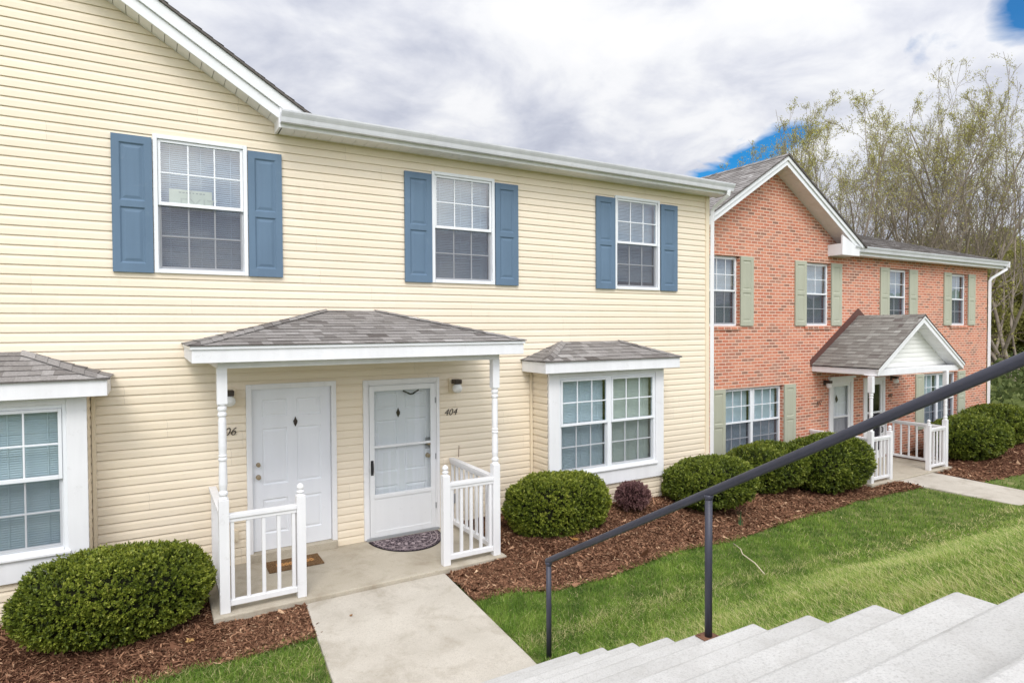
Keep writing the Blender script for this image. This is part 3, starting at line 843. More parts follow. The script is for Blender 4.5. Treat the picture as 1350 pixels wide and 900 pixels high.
flat_soffit(yellow, 1.42, 9.2, -.30, -.018, 5.292)
f = MB(); f.box(1.40, 9.22, -.332, -.30, 5.285, 5.45); f.box(1.372, 1.3995, -.33, -.018, 5.285, 5.42); f.box(9.2, 9.222, -.30, -.018, 5.285, 5.42); f.build('fascia', M['white'], yellow, .003)
g = MB(); g.prism(gutter_prof(-.3325, 5.335, 5.468), 'x', 1.385, 9.25); g.build('gutter', M['gutter'], yellow)
def downspout(root, pts, r=.048):
    m_ = MB(); m_.tube(pts, r, 4); m_.build('downspout', M['white_metal'], root, .006)
downspout(yellow, [(9.14, -.40, 5.345), (9.14, -.39, 5.27), (9.11, -.10, 5.10), (9.10, -.05, 5.02), (9.10, -.045, 3), (9.10, -.045, -.35)])

# ------------------------------------------------------------------ BRICK HOUSE
brick = empty('brick_townhouse', (16, 1, -.65), 'red brick townhouse with sage green shutters and a gabled white porch', 'house')
BY = 1.0
BW = [(10.15, 11.12), (13.43, 14.40), (16.95, 17.92), (20.20, 21.19)]
BT = [(10.66, 12.62), (18.72, 20.62)]
DL, DR = (14.35, 15.34, 1.575), (15.81, 16.78, 1.535)
bops = [(a, b, 2.885, 4.40) for a, b in BW] + [(a, b, -.02, 1.525) for a, b in BT] + [(DL[0]+.02, DL[1]-.02, -1.2, DL[2]-.02), (DR[0]+.02, DR[1]-.02, -1.2, DR[2]-.02)]
flat = [(-1.2, 0.)] + [(z*.5-1, 0.) for z in range(0, 12)] + [(4.63, 0.)]
mb = MB(); clad(mb, front(BY), 9.03, 22.42, -1.2, 4.63, bops, flat)
GX, GZ = 12.20, 6.66
gk = [(4.63, 0.), (5.5, 0.), (GZ-.22, 0.)]
clad(mb, front(BY), 9.03, 16, 4.63, GZ-.22, (), gk, lambda z: GX-(GZ-.22-z)/.62, lambda z: GX+(GZ-.22-z)/.62)
for a, b, za, zb in bops[:6]:
    for x in (a, b): mb.quad((x, BY, za), (x, BY+.16, za), (x, BY+.16, zb), (x, BY, zb))
    mb.quad((a, BY, zb), (b, BY, zb), (b, BY+.16, zb), (a, BY+.16, zb)); mb.quad((a, BY, za), (b, BY, za), (b, BY+.16, za), (a, BY+.16, za))
mb.quad((22.42, BY, -1.2), (22.42, 10, -1.2), (22.42, 10, 4.63), (22.42, BY, 4.63))
mb.quad((22.42, BY, 4.63), (22.42, 10, 4.63), (22.42, 5.9, 6.3))
mb.quad((9.03, 10, -1.2), (22.42, 10, -1.2), (22.42, 10, 4.63), (9.03, 10, 4.63))
mb.build('wall', M['brick'], brick, recalc=False)
for a, b in BW: window(brick, a+.004, b-.004, 2.888, 4.397, BY+.085, 2 if a > 13 else 3, False, 'slat', fw=.034)
for a, b in BT:
    m_ = (a+b)/2
    window(brick, a+.004, m_, -.017, 1.522, BY+.085, 3, False, 'slat_pale', fw=.034); window(brick, m_, b-.004, -.017, 1.522, BY+.085, 3, False, 'slat_pale', fw=.034)
for (a, b), z in [(w, 2.885) for w in BW] + [(w, -.02) for w in BT]:
    sill = MB(); n = int((b-a+.1)/.072)
    for i in range(n):
        x = a-.05+(b-a+.1)*i/n; sill.tint = random.random()
        sill.prism([(BY-.034, z-.082), (BY+.05, z-.075), (BY+.083, z-.002), (BY-.030, z-.018)], 'x', x, x+(b-a+.1)/n-.008)
    sill.box(a-.045, b+.04, BY-.024, BY+.06, z-.078, z-.026)
    sill.build('brick_sill', M['brick'], brick, .003)
for a, b in BW:
    shutter(brick, a-.424, a-.006, 2.89, 4.405, BY, M['green']); shutter(brick, b+.006, b+.424, 2.89, 4.405, BY, M['green'])
for a, b in BT:
    shutter(brick, a-.424, a-.006, -.02, 1.53, BY, M['green']); shutter(brick, b+.006, b+.424, -.02, 1.53, BY, M['green'])

def brick_door(x0, x1, zt, z0, label, inner, cap):
    d = MB()
    for a, b, za, zb in ((x0, x0+.10, z0, zt), (x1-.10, x1, z0, zt), (x0+.10, x1-.10, zt-.10, zt)): d.box(a, b, BY-.03, BY+.12, za, zb)
    if cap: d.box(x0-.03, x1+.03, BY-.075, BY+.02, zt+.001, zt+.055)
    d.box(x0+.02, x1-.02, BY-.05, BY+.14, z0-.01, z0+.03)
    o = d.build('door', M['white'], brick, .005); o['label'] = label
    s = MB(); a, b, w = x0+.103, x1-.103, .085; za, zb = z0+.035, zt-.103
    for q in ((a, a+w, za, zb), (b-w, b, za, zb), (a+w, b-w, zb-.09, zb), (a+w, b-w, za, za+.16), (a+w, b-w, .60, .645)): s.box(q[0], q[1], BY-.01, BY+.022, q[2], q[3])
    s.build('storm_frame', M['white_metal'], o, .004)
    g = MB(); g.quad((a+w, BY+.005, .645), (b-w, BY+.005, .645), (b-w, BY+.005, zb-.09), (a+w, BY+.005, zb-.09)); g.build('storm_glass', M['glass_clear'], o, recalc=False)
    g = MB(); g.quad((a+w, BY+.005, za+.16), (b-w, BY+.005, za+.16), (b-w, BY+.005, .60), (a+w, BY+.005, .60)); g.build('insect_screen', M['screen'], o, recalc=False)
    s = MB(); panelled(s, x0+.09, x1-.09, z0+.02, zt-.09, BY+.085, .03, six_panels(x0+.09, x1-.09, z0+.02, zt-.09), .04, .011); s.build('door_slab', M['door'] if inner else M['dark'], o)  # without an inner door, the slab is coloured dark for the unlit interior
    if inner: knocker(o, (x0+x1)/2-.06, BY+.08, 1.06, .9)
    h = MB(); h.tube([(b-.04, BY-.012, .08), (b-.04, BY-.05, .10), (b-.04, BY-.05, .20), (b-.04, BY-.012, .22)], .013, 8); h.build('door_handle', M['black'], o)
brick_door(*DL, -.585, 'white storm door with a pale panelled door and knocker behind its glass', True, True)
brick_door(*DR, -.585, 'white storm door with dark glass', False, False)
porch_lamp(brick, 14.18, BY, 1.47, False); porch_lamp(brick, 17.10, BY, 1.45, False)
text_obj('402', 'house_number', .145, 13.83, BY-.004, .97, M['bronze'], brick)
text_obj('400', 'house_number', .145, 16.93, BY-.004, .97, M['bronze'], brick)

# --- brick house roofs and trim
rl = math.hypot(5.3, 5.3*.306)
plane_roof(brick, (14.98, .60, 4.835), (1, 0, 0), V, [(0, 0), (7.92, 0), (7.92, rl), (0, rl)], M['shingle'])
plane_roof(brick, (12.4, 1.05, 4.835+.45*.306), (1, 0, 0), V, [(0, 0), (2.58, 0), (2.58, rl-.47), (0, rl-.47)], M['shingle'])
mb = MB(); mb.quad((9.0, 11.2, 4.83), (22.9, 11.2, 4.83), (22.9, 5.9, 6.457), (9.0, 5.9, 6.457)); mb.build('rear_roof', M['shingle'], brick)
gable_planes(brick, GX, GZ, 3.0, 3.0, .56, 6.4, M['shingle'])
for xe in (14.95, 9.45):
    rake_boards(brick, GX, GZ, xe, 1, .62, BY, [(.125, .235, 0, 0, M['white_metal']), (.03, .123, .03, .12, M['white_metal'])])
    rake_soffit(brick, GX, GZ, xe, .65, BY+.018, .228)
f = MB(); f.prism([(14.28, 4.575), (14.98, 4.575), (14.98, 4.815), (14.62, 4.90), (14.28, 5.05)], 'y', .625, .665); f.box(14.28, 14.98, .665, .998, 4.575, 4.59); f.box(14.28, 14.30, .665, .998, 4.59, 4.85); f.build('eave_return', M['white'], brick, .003)
flat_soffit(brick, 14.98, 22.8, .75, .998, 4.618)
f = MB(); f.box(14.985, 22.86, .718, .749, 4.61, 4.815); f.build('fascia', M['white'], brick, .003)
g = MB(); g.prism(gutter_prof(.7175, 4.69, 4.825), 'x', 14.80, 22.92); g.build('gutter', M['gutter'], brick)
rk = MB(); rk.prism([(.58, 4.64), (.58, 4.82), (5.9, 6.45), (11.2, 4.82), (11.2, 4.64), (5.9, 6.27)], 'x', 22.83, 22.87); rk.build('rake_board', M['white'], brick, .003)
downspout(brick, [(22.86, .66, 4.70), (22.86, .68, 4.60), (22.52, .93, 4.33), (22.47, .955, 4.25), (22.465, .955, 2), (22.465, .955, -.9)], .055)
dn = MB()

# --- gabled porch
PX, PZ, PH, PF, PE = 15.55, 3.125, 1.90, -.57, .62
c = math.hypot(1, PE); pr = MB()
shingles(pr, (PX+PH, PF-.03, PZ-PE*PH), (0, 1, 0), (-1, 0, PE), [(0, 0), (BY-PF+.03, 0), (BY-PF+.03, PH*c), (0, PH*c)], .13)
shingles(pr, (PX-PH, BY, PZ-PE*PH), (0, -1, 0), (1, 0, PE), [(0, 0), (BY-PF+.03, 0), (BY-PF+.03, PH*c), (0, PH*c)], .13)
ridge_cap(pr, (PX, PF-.03, PZ+.004), (PX, BY-.02, PZ+.004), (1, 0, -PE), (-1, 0, -PE), .13)
pr.tint = .1
for sx in (1, -1): pr.prism([(PX, PZ-.001), (PX+sx*PH, PZ-PE*PH-.001), (PX+sx*PH, PZ-PE*PH-.022), (PX, PZ-.022)], 'y', PF-.028, PF+.02)
proof = pr.build('porch_roof', M['shingle_grey'], brick, recalc=False)
f = MB(); ft = MB()
for sx in (1, -1):
    zt = lambda h: PZ-PE*h
    f.prism([(PX, zt(0)-.075), (PX+sx*(PH-.03), zt(PH-.03)-.075), (PX+sx*(PH-.03), zt(PH-.03)-.175), (PX, zt(0)-.185)], 'y', PF, PF+.03)
    ft.prism([(PX, zt(0)-.023), (PX+sx*(PH-.01), zt(PH-.01)-.023), (PX+sx*(PH-.01), zt(PH-.01)-.074), (PX, zt(0)-.074)], 'y', PF-.022, PF+.03)
f.build('rake_board', M['white'], proof, .003); ft.build('rake_trim', M['white_metal'], proof, .002)
f = MB()
for sx in (1, -1):
    xa, xb = sorted((PX+sx*(PH-.03), PX+sx*(PH-.06))); f.box(xa, xb, PF+.03, BY-.002, 1.795, 1.925)
    for i in range(15):
        a, b = PH*i/15, PH*(i+1)/15-.008
        f.prism([(PX+sx*a, zt(a)-.172), (PX+sx*b, zt(b)-.172), (PX+sx*b, zt(b)-.16), (PX+sx*a, zt(a)-.16)], 'y', PF+.031, -.262)
f.build('fascia', M['white'], proof, .003)
tri = MB(); clad(tri, front(-.25), PX-PH+.05, PX+PH-.05, 1.905, PZ-.18, (), None, lambda z: PX-(PZ-.165-z)/PE, lambda z: PX+(PZ-.165-z)/PE); tri.build('gable_siding', M['siding_white'], proof, recalc=False)
f = MB(); f.box(PX-PH+.10, PX+PH-.10, -.49, -.22, 1.77, 1.90); f.box(PX-PH+.20, PX-PH+.32, -.22, BY-.002, 1.77, 1.88); f.box(PX+PH-.32, PX+PH-.20, -.22, BY-.002, 1.77, 1.88); f.build('beam', M['white'], proof, .004)
f = MB(); f.box(PX-PH+.06, PX+PH-.06, -.22, BY-.002, 1.885, 1.897); f.build('porch_ceiling', M['white'], proof)
f = MB()
for sx in (1, -1): f.prism([(PX, PZ+.20), (PX+sx*(PH+.04), PZ-PE*(PH+.04)+.15), (PX+sx*(PH+.04), PZ-PE*(PH+.04)-.02), (PX, PZ-.02)], 'y', BY-.018, BY-.002)
f.build('flashing', M['flash'], proof)
LP, LN, RN, RP, FY, DZ = 13.62, 14.37, 16.04, 16.81, -.45, -.58
for px in (LP, RP): turned_post(brick, px, FY, DZ, 1.772, .10)
newel(brick, LN, FY, DZ, 1.09); newel(brick, RN, FY, DZ, 1.09)
rail(brick, (LP+.048, FY), (LN-.046, FY), DZ, 5); rail(brick, (RN+.046, FY), (RP-.048, FY), DZ, 5)
rail(brick, (LP, FY+.048), (LP, BY-.005), DZ, 8); rail(brick, (RP, FY+.048), (RP, BY-.005), DZ, 8)
# ------------------------------------------------------------------ terrain
def sstep(t): t = np.clip(t, 0, 1); return t*t*(3-2*t)
BX = [-40, -1.2, -.03, .49, .88, 1.36, 3.04, 3.41, 3.93, 4.61, 5.95, 7.32, 9.5, 12.1, 14.32, 16.23, 17.8, 21, 40]
BYV = [-2.2, -2.2, -2.18, -2.15, -2.15, -2.13, -2.23, -2.19, -2.43, -2.46, -2.13, -1.99, -1.46, -.99, -1.03, -1.54, -1.68, -2.0, -2.2]
def bed_edge(x): return np.interp(x, BX, BYV)
def hnoise(x, y, f, s=0):
    return (np.sin(x*f+1.3+s)*np.cos(y*f*1.13+.7-s)+np.sin(x*f*2.3-y*f*1.7+2.1+s)*.5+np.cos(x*f*.7+y*f*2.9+s)*.4)/1.9
def ground(x, y):
    x = np.asarray(x, float); y = np.asarray(y, float)
    z = -.10 - .55*sstep((x-4)/9)
    yc = -4.02 + .30*sstep((x-3.3)/2.5) + .075*np.clip(x-5, 0, 8)
    d = yc - y; k = .20
    bank = .555*k*np.logaddexp(0, d/k)
    # the bank levels off at the top
    top = 2.0; zz = z + bank; zz = np.where(zz > top-.35, top-.35+.35*np.tanh((zz-(top-.35))/.35), zz)
    far = np.hypot(np.maximum(0, x-26), np.maximum(0, y-14)); zz = zz + .055*far*sstep(far/30)
    left = np.maximum(0, -x-20); zz = zz + 0*left
    z_st = .42*sstep((3.16-x)/.06)*sstep((x-1.1)/.06)*sstep((-3.7-y)/.2); zz = zz - z_st
    return zz + .012*hnoise(x, y, 1.7)
def bed_z(x, y):
    e = bed_edge(x); wall = np.where(np.asarray(x) < 9.03, 0., 1.)
    t = sstep((y-e)/np.maximum(.3, np.minimum(1.6, wall-e)))
    lift = np.interp(x, [-6, 2.9, 3.2, 5, 7, 9, 11, 13, 25], [.05, .05, .06, .16, .26, .22, .14, .04, .06])
    lift = np.where((np.asarray(x) > 13.45) & (np.asarray(x) < 17.0) & (np.asarray(y) > -.6), -.12, lift); t = np.where(lift < 0, 1.0, t)
    return ground(x, y) + .022 + lift*t + .018*hnoise(np.asarray(x), np.asarray(y), 6.1, 1)*sstep((y-e)/.25)

def grid_mesh(name, xs, ys, fz, mat, mask=None):
    X, Y = np.meshgrid(xs, ys, indexing='ij'); Z = fz(X, Y)
    n, m = X.shape
    idx = np.arange(n*m).reshape(n, m)
    f = np.stack([idx[:-1, :-1], idx[1:, :-1], idx[1:, 1:], idx[:-1, 1:]], -1).reshape(-1, 4)
    return np_mesh(name, np.stack([X, Y, Z], -1).reshape(-1, 3), f, mat, smooth=True)
xs = np.concatenate([np.linspace(-400, -12, 20)[:-1], np.linspace(-12, 30, 211), np.linspace(30, 90, 41)[1:], np.linspace(90, 500, 20)[1:]])
ys = np.concatenate([np.linspace(-300, -16, 16)[:-1], np.linspace(-16, 3, 127), np.linspace(3, 60, 39)[1:], np.linspace(60, 500, 22)[1:]])
g = grid_mesh('ground', xs, ys, ground, M['ground']); tag(g, kind='structure')

def bed(x0, x1, wall):
    xs = np.linspace(x0, x1, int((x1-x0)/.08)+1); ts = np.linspace(0, 1, 34)
    X = np.repeat(xs[:, None], len(ts), 1); e = bed_edge(xs) + .045*np.sin(xs*9.1)+.03*np.sin(xs*23.7+1)
    Y = e[:, None] + (wall-e)[:, None]*ts[None, :]
    Z = bed_z(X, Y); Z[:, 0] -= .04
    n, m = X.shape; idx = np.arange(n*m).reshape(n, m)
    f = np.stack([idx[:-1, :-1], idx[1:, :-1], idx[1:, 1:], idx[:-1, 1:]], -1).reshape(-1, 4)
    o = np_mesh('mulch_bed', np.stack([X, Y, Z], -1).reshape(-1, 3), f, M['mulch'], smooth=True)
    return tag(o, kind='structure')
bed(-6, .52, .02); bed(.52, 1.375, -1.36); bed(3.0, 3.83, -1.36); bed(3.83, 9.06, .02); bed(9.06, 14.42, 1.02); bed(16.0, 24.5, 1.02)

# bark chips: uncountable, one object per bed area
def chips(regions):
    V = []; F = []; T = []
    for (x0, x1, n, size) in regions:
        x = RNG.uniform(x0, x1, n); e = bed_edge(x)
        wall = np.where(x < .52, -.02, np.where(x < 1.375, -1.46, np.where(x < 3.0, -9, np.where(x < 3.85, -1.46, np.where(x < 9.03, -.02, np.where((x > 13.5) & (x < 16.95), -.56, .98))))))
        y = e - .06 + RNG.beta(1, 1.15, n)*(wall-e+.06)
        ok = wall > -8; x, y = x[ok], y[ok]; n = len(x)
        z = bed_z(x, y) + RNG.uniform(.002, .016, n)
        L = size*RNG.lognormal(0, .45, n); W = L*RNG.uniform(.14, .38, n)
        a = RNG.uniform(0, 2*np.pi, n); tx = RNG.normal(0, .28, n); ty = RNG.normal(0, .3, n)
        ux = np.stack([np.cos(a), np.sin(a), tx], -1); uy = np.stack([-np.sin(a), np.cos(a), ty], -1)
        c = np.stack([x, y, z], -1)
        bend = RNG.normal(0, .12, n)
        p = [c-ux*L[:, None]/2-uy*W[:, None]*.35, c-ux*L[:, None]*.1-uy*W[:, None]/2, c+ux*L[:, None]/2-uy*W[:, None]*.2, c+ux*L[:, None]*.4+uy*W[:, None]*.4]
        p.append(c-ux*L[:, None]*.35+uy*W[:, None]*.5)
        q = np.stack([p[0], p[1], p[2], p[3]], 1); q[:, 2, 2] += bend*L
        b = sum(len(v) for v in V)
        V.append(q.reshape(-1, 3)); F.append(np.arange(n*4).reshape(n, 4)+b)
        T.append(np.clip(RNG.beta(1.7, 2.6, n), 0, 1))
    o = np_mesh('mulch', np.concatenate(V), np.concatenate(F), M['chips'], tint=np.concatenate(T))
    return tag(o, 'reddish brown shredded bark mulch covering the planting beds along both houses', 'mulch', kind='stuff')
chips([(-3.4, 1.42, 48000, .036), (2.98, 6.5, 50000, .038), (6.5, 10, 34000, .047), (10, 14.45, 20000, .057), (16, 24, 11000, .07)])

# ------------------------------------------------------------------ concrete
def slab(name, poly, zt, thick, mat, bevel=.012):
    mb = MB(); n = len(poly)
    top = [(x, y, zt(x, y)) for x, y in poly]; bot = [(x, y, zt(x, y)-thick) for x, y in poly]
    mb.add(top+bot, [list(range(n)), list(range(n, 2*n))[::-1]]+[[i, i+n, (i+1) % n+n, (i+1) % n] for i in range(n)])
    o = mb.build(name, mat, None, bevel); return tag(o, kind='structure')
slab('porch_slab', [(.50, -1.45), (3.85, -1.45), (3.85, -.0), (.50, -.0)], lambda x, y: 0, .22, M['deck'])
slab('walkway', [(1.385, -1.455), (1.265, -3.1), (1.2, -4.0), (2.86, -4.0), (2.895, -3.5), (2.99, -1.455)], lambda x, y: -.045-.012*(-1.455-y), .2, M['walk'])
slab('porch_slab', [(13.5, -.56), (16.95, -.56), (16.95, 1.0), (13.5, 1.0)], lambda x, y: -.58, .35, M['deck'])
slab('walkway', [(14.45, -.565), (14.5, -1.4), (14.62, -3.4), (15.95, -3.4), (16.0, -1.4), (16.05, -.565)], lambda x, y: -.61+.01*(y+.565), .2, M['walk'])

# stairs: one solid cast flight, nosings slightly rounded
nose = []
yk, zk = -3.93, .112
prof = [(-3.575, -.4), (-3.575, -.085)]
steps = [(-3.575, -.085)]
pts = [(-3.93, -.5), (-3.93+.012, -.07)]
K = 11
pts = [(-3.90, -.6)]
for k in range(K):
    yn = -3.93 - .3597*k; zn = .108 + .196*k
    pts += [(yn-.022, zn-.196+.002), (yn, zn-.025), (yn-.006, zn-.007), (yn-.025, zn)]
ye = -3.93 - .3597*(K-1) - 1.2; zt = .108 + .196*(K-1)
pts += [(ye, zt), (ye, -.6)]
mb = MB(); nx = 24
xsx = [1.18 + (3.10-1.18)*i/nx for i in range(nx+1)]
mb.prism(pts, 'x', 1.18, 3.10)
st = mb.build('stairs', M['step'], None, .008); tag(st, kind='structure')

# ------------------------------------------------------------------ hand rail
hr = empty('handrail', (3.03, -3.63, -.06), 'dark painted steel pipe handrail sloping up beside the concrete stairs', 'handrail')
def ontread(y):
    k = math.ceil((-3.93-y)/.3597); return .108+.196*(k-1)
RX = 3.035
slope = .5585; z1 = .795; y1 = -3.625
rail_z = lambda y: z1 + slope*(y1-y)
path = [(RX, y1+.02, z1-.012), (RX, y1-.01, z1+.004)] + [(RX, y, rail_z(y)) for y in np.linspace(y1-.05, -8.6, 26)]
mb = MB(); mb.tube(path, .0265, 16); mb.build('rail', M['iron'], hr, smooth=True)
for i, (y, zb) in enumerate(((y1, -.075), (-5.455, None), (-7.40, None))):
    if zb is None: zb = .108+.196*round((-5.455 - y)/.3597 + 4)
    mb = MB(); mb.tube([(RX, y, zb), (RX, y, rail_z(y)-.004)], .0235, 14); po = mb.build('post', M['iron'], hr, smooth=True)
    if i:
        bp = MB(); bp.box(RX-.06, RX+.06, y-.055, y+.055, zb+.001, zb+.010)
        for sx in (-1, 1):
            for sy in (-1, 1): bp.lathe([(.009, zb+.010), (.009, zb+.018), (.003, zb+.021)], RX+sx*.043, y+sy*.038, 6)
        bp.build('base_plate', M['rust'], po, .002)
    c = MB(); c.lathe([(.024, rail_z(y)-.045), (.029, rail_z(y)-.03), (.031, rail_z(y)-.012)], RX, y, 14); c.build('weld', M['iron'], po, smooth=True)

# ------------------------------------------------------------------ mats, sign, small things
def half_mat():
    root = MB(); n = 40; cx, cy, w, d = 2.985, -.10, .50, .62
    arc = [(cx+w*math.cos(math.pi*i/n), cy-d*math.sin(math.pi*i/n)) for i in range(n+1)]
    root.prism(arc, 'z', .003, .011); o = root.build('doormat', M['mat_edge'])
    inn = [(cx+w*.965*math.cos(math.pi*i/n), cy-.012-d*.955*math.sin(math.pi*i/n)) for i in range(n+1)]
    f = MB(); f.prism(inn, 'z', .0112, .0145); f.build('pile', M['mat_round'], o)
    b = MB()
    for r0, r1 in ((.86, .885), (.70, .715)):
        for i in range(n):
            a0, a1 = math.pi*i/n, math.pi*(i+1)/n
            P = lambda r, a: (cx+w*r*math.cos(a), cy-.02-d*r*math.sin(a), .0150)
            b.quad(P(r0, a0), P(r0, a1), P(r1, a1), P(r1, a0))
    for i in range(9):
        a = math.pi*(i+.5)/9; R0, R1 = .44, .62
        k = [(cx+w*r*math.cos(a+da), cy-.02-d*r*math.sin(a+da), .0151) for r, da in ((R0, 0), (.53, .09), (R1, 0), (.53, -.09))]
        b.quad(*k)
        k = [(cx+w*r*math.cos(a+da), cy-.02-d*r*math.sin(a+da), .0151) for r, da in ((.74, .1), (.79, .16), (.84, .1), (.79, .04))]
        b.quad(*k)
    b.build('scroll_border', paint('mat_pale_pile', (.40, .33, .34), .95, .25, (.25, .2, .2), .05), o, recalc=False)
    return tag(o, 'half round purple and beige scroll patterned mat at the storm door', 'doormat')
half_mat()
r = MB(); r.box(1.165, 1.80, -.535, -.165, .003, .016); o = r.build('doormat', M['mat_coir'], None, .003)
tag(o, 'small rectangular brown coir mat in front of the plain panelled door', 'doormat')
L = MB()
for i in range(9):
    x = 1.275 + i*.049
    if i == 4: continue
    L.box(x, x+.036, -.40, -.30, .0162, .0172)
    L.box(x+.0365, x+.0485, -.37, -.335, .0162, .0170)
L.build('motif', M['mat_letter'], o)
h = MB()
for i in range(9):
    if i != 4: h.box(1.286+i*.049, 1.297+i*.049, -.365, -.34, .0174, .0178)
h.build('motif_holes', M['mat_coir'], o)

# sign in the upstairs window
s = MB(); s.box(.215, .665, .060, .0615, 4.268, 4.505); sg = s.build('paper_sign', M['paper'])
tag(sg, 'yellowed paper sign taped inside the upstairs window above the plain white door', 'paper sign')
text_obj('EXIT', 'lettering', .20, .315, .0585, 4.272, M['paper_fade'], sg, 0, .0003)
t = MB()
for k in range(8):
    xx = .315+k*.036; t.box(xx, xx+random.choice((.016, .022, .027)), .0588, .0594, 4.466, 4.478)
t.build('small_print', M['paper_ink'], sg)
# ------------------------------------------------------------------ leaf clouds
def basis(n):
    n = n/np.linalg.norm(n, axis=1, keepdims=True)
    a = np.where(np.abs(n[:, 2:3]) < .9, np.array([[0, 0, 1.]]), np.array([[1., 0, 0]]))
    u = np.cross(a, n); u /= np.linalg.norm(u, axis=1, keepdims=True)
    return u, np.cross(n, u), n

def leaf_quads(c, d, L, W, roll=None):
    """diamond leaves: base c, direction d, length L, width W"""
    n = len(c); u, v, d = basis(d)
    a = RNG.uniform(0, 2*np.pi, n) if roll is None else roll
    s = u*np.cos(a)[:, None]+v*np.sin(a)[:, None]; t = np.cross(d, s)
    L = np.broadcast_to(L, n)[:, None]; W = np.broadcast_to(W, n)[:, None]
    p = np.stack([c, c+d*L*.5+s*W*.5+t*L*.10, c+d*L, c+d*L*.5-s*W*.5+t*L*.10], 1)
    return p.reshape(-1, 3), np.arange(n*4).reshape(n, 4)

def shrub(name, cx, cy, zg, rx, ry, h, clumps, per, leaf, mat, core, label, cat='shrub', group=None, power=2.7, seed=0, rot=0):
    root = empty(name, (cx, cy, zg), label, cat, group)
    d = RNG.normal(size=(clumps, 3)); d /= np.linalg.norm(d, axis=1, keepdims=True)
    d[:, 2] = np.where(d[:, 2] < -.82, -d[:, 2], d[:, 2])
    nrm = (np.abs(d)**power).sum(1)**(1/power)
    q = d/nrm[:, None]
    wob = 1 + .035*np.sin(d[:, 0]*5+seed)*np.cos(d[:, 1]*4.3+seed*2) + .025*np.sin(d[:, 2]*9+d[:, 0]*7+seed)
    S = np.array([rx, ry, h*.5])
    nor = np.sign(q)*np.abs(q)**(power-1)/S; nor /= np.linalg.norm(nor, axis=1, keepdims=True)
    tuck = np.where(q[:, 2] < 0, 1-.13*q[:, 2]**2, 1)
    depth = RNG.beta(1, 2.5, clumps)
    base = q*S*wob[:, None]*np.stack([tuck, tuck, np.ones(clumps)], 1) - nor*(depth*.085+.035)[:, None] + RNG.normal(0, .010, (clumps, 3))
    cr, sr = math.cos(rot), math.sin(rot)
    def R(p): return np.stack([p[:, 0]*cr-p[:, 1]*sr, p[:, 0]*sr+p[:, 1]*cr, p[:, 2]], 1)
    base = R(base); nor = R(nor)
    base = base + np.array([cx, cy, zg+h*.5])
    ax = nor + RNG.normal(0, .35, (clumps, 3)) + np.array([0, 0, .28])
    c = np.repeat(base, per, 0); k = len(c)
    u, v, w = basis(np.repeat(ax, per, 0))
    ang = RNG.uniform(0, 2*np.pi, k); t = np.tile(np.linspace(0, 1, per), clumps)
    stemL = leaf*1.5
    c = c + w*(t*stemL)[:, None]
    spread = .95-.55*t
    dd = w*(1-spread*.75)[:, None] + (u*np.cos(ang)[:, None]+v*np.sin(ang)[:, None])*spread[:, None]
    L = leaf*RNG.uniform(.7, 1.25, k)
    V, F = leaf_quads(c, dd, L, L*.52)
    ct = RNG.normal(0, .13, clumps) + .12*np.sin(base[:, 0]*6+seed)*np.cos(base[:, 2]*7)
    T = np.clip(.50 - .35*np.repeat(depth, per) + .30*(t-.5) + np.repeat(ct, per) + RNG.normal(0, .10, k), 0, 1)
    np_mesh('foliage', V, F, mat, root, T)
    # solid core coloured dark for the shade inside the foliage
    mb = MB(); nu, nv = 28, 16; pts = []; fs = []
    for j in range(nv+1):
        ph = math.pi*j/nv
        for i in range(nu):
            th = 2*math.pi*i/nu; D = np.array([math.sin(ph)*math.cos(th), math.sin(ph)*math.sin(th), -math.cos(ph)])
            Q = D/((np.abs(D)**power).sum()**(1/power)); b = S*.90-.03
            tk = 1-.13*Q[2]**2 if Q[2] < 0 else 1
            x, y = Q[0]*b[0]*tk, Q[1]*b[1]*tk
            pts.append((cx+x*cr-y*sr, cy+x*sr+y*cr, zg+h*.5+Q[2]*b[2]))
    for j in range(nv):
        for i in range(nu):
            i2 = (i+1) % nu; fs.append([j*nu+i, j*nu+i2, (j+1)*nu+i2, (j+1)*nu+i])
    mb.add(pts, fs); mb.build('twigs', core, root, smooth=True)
    return root
BG = 'clipped evergreen shrubs along the house fronts'
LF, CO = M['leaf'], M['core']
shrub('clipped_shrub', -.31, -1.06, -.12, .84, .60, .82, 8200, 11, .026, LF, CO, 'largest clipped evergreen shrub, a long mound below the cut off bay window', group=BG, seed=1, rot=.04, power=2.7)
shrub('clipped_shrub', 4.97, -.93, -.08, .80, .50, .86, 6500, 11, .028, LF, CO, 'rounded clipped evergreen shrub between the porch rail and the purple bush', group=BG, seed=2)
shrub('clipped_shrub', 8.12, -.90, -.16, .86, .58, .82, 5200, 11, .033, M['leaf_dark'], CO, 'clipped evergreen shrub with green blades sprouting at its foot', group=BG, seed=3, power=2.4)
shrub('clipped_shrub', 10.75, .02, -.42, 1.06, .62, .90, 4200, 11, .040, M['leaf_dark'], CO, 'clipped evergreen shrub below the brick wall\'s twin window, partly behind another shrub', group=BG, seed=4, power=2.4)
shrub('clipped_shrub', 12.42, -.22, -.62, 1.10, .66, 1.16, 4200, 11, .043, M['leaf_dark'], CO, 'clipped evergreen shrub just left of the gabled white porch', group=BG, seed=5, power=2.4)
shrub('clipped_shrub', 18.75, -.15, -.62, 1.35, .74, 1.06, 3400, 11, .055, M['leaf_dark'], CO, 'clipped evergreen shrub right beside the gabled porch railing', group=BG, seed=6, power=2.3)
shrub('clipped_shrub', 21.6, .40, -.62, 1.45, .75, 1.10, 3200, 11, .058, M['leaf_dark'], CO, 'farthest clipped evergreen shrub, at the brick house corner with the downspout', group=BG, seed=7, power=2.3)
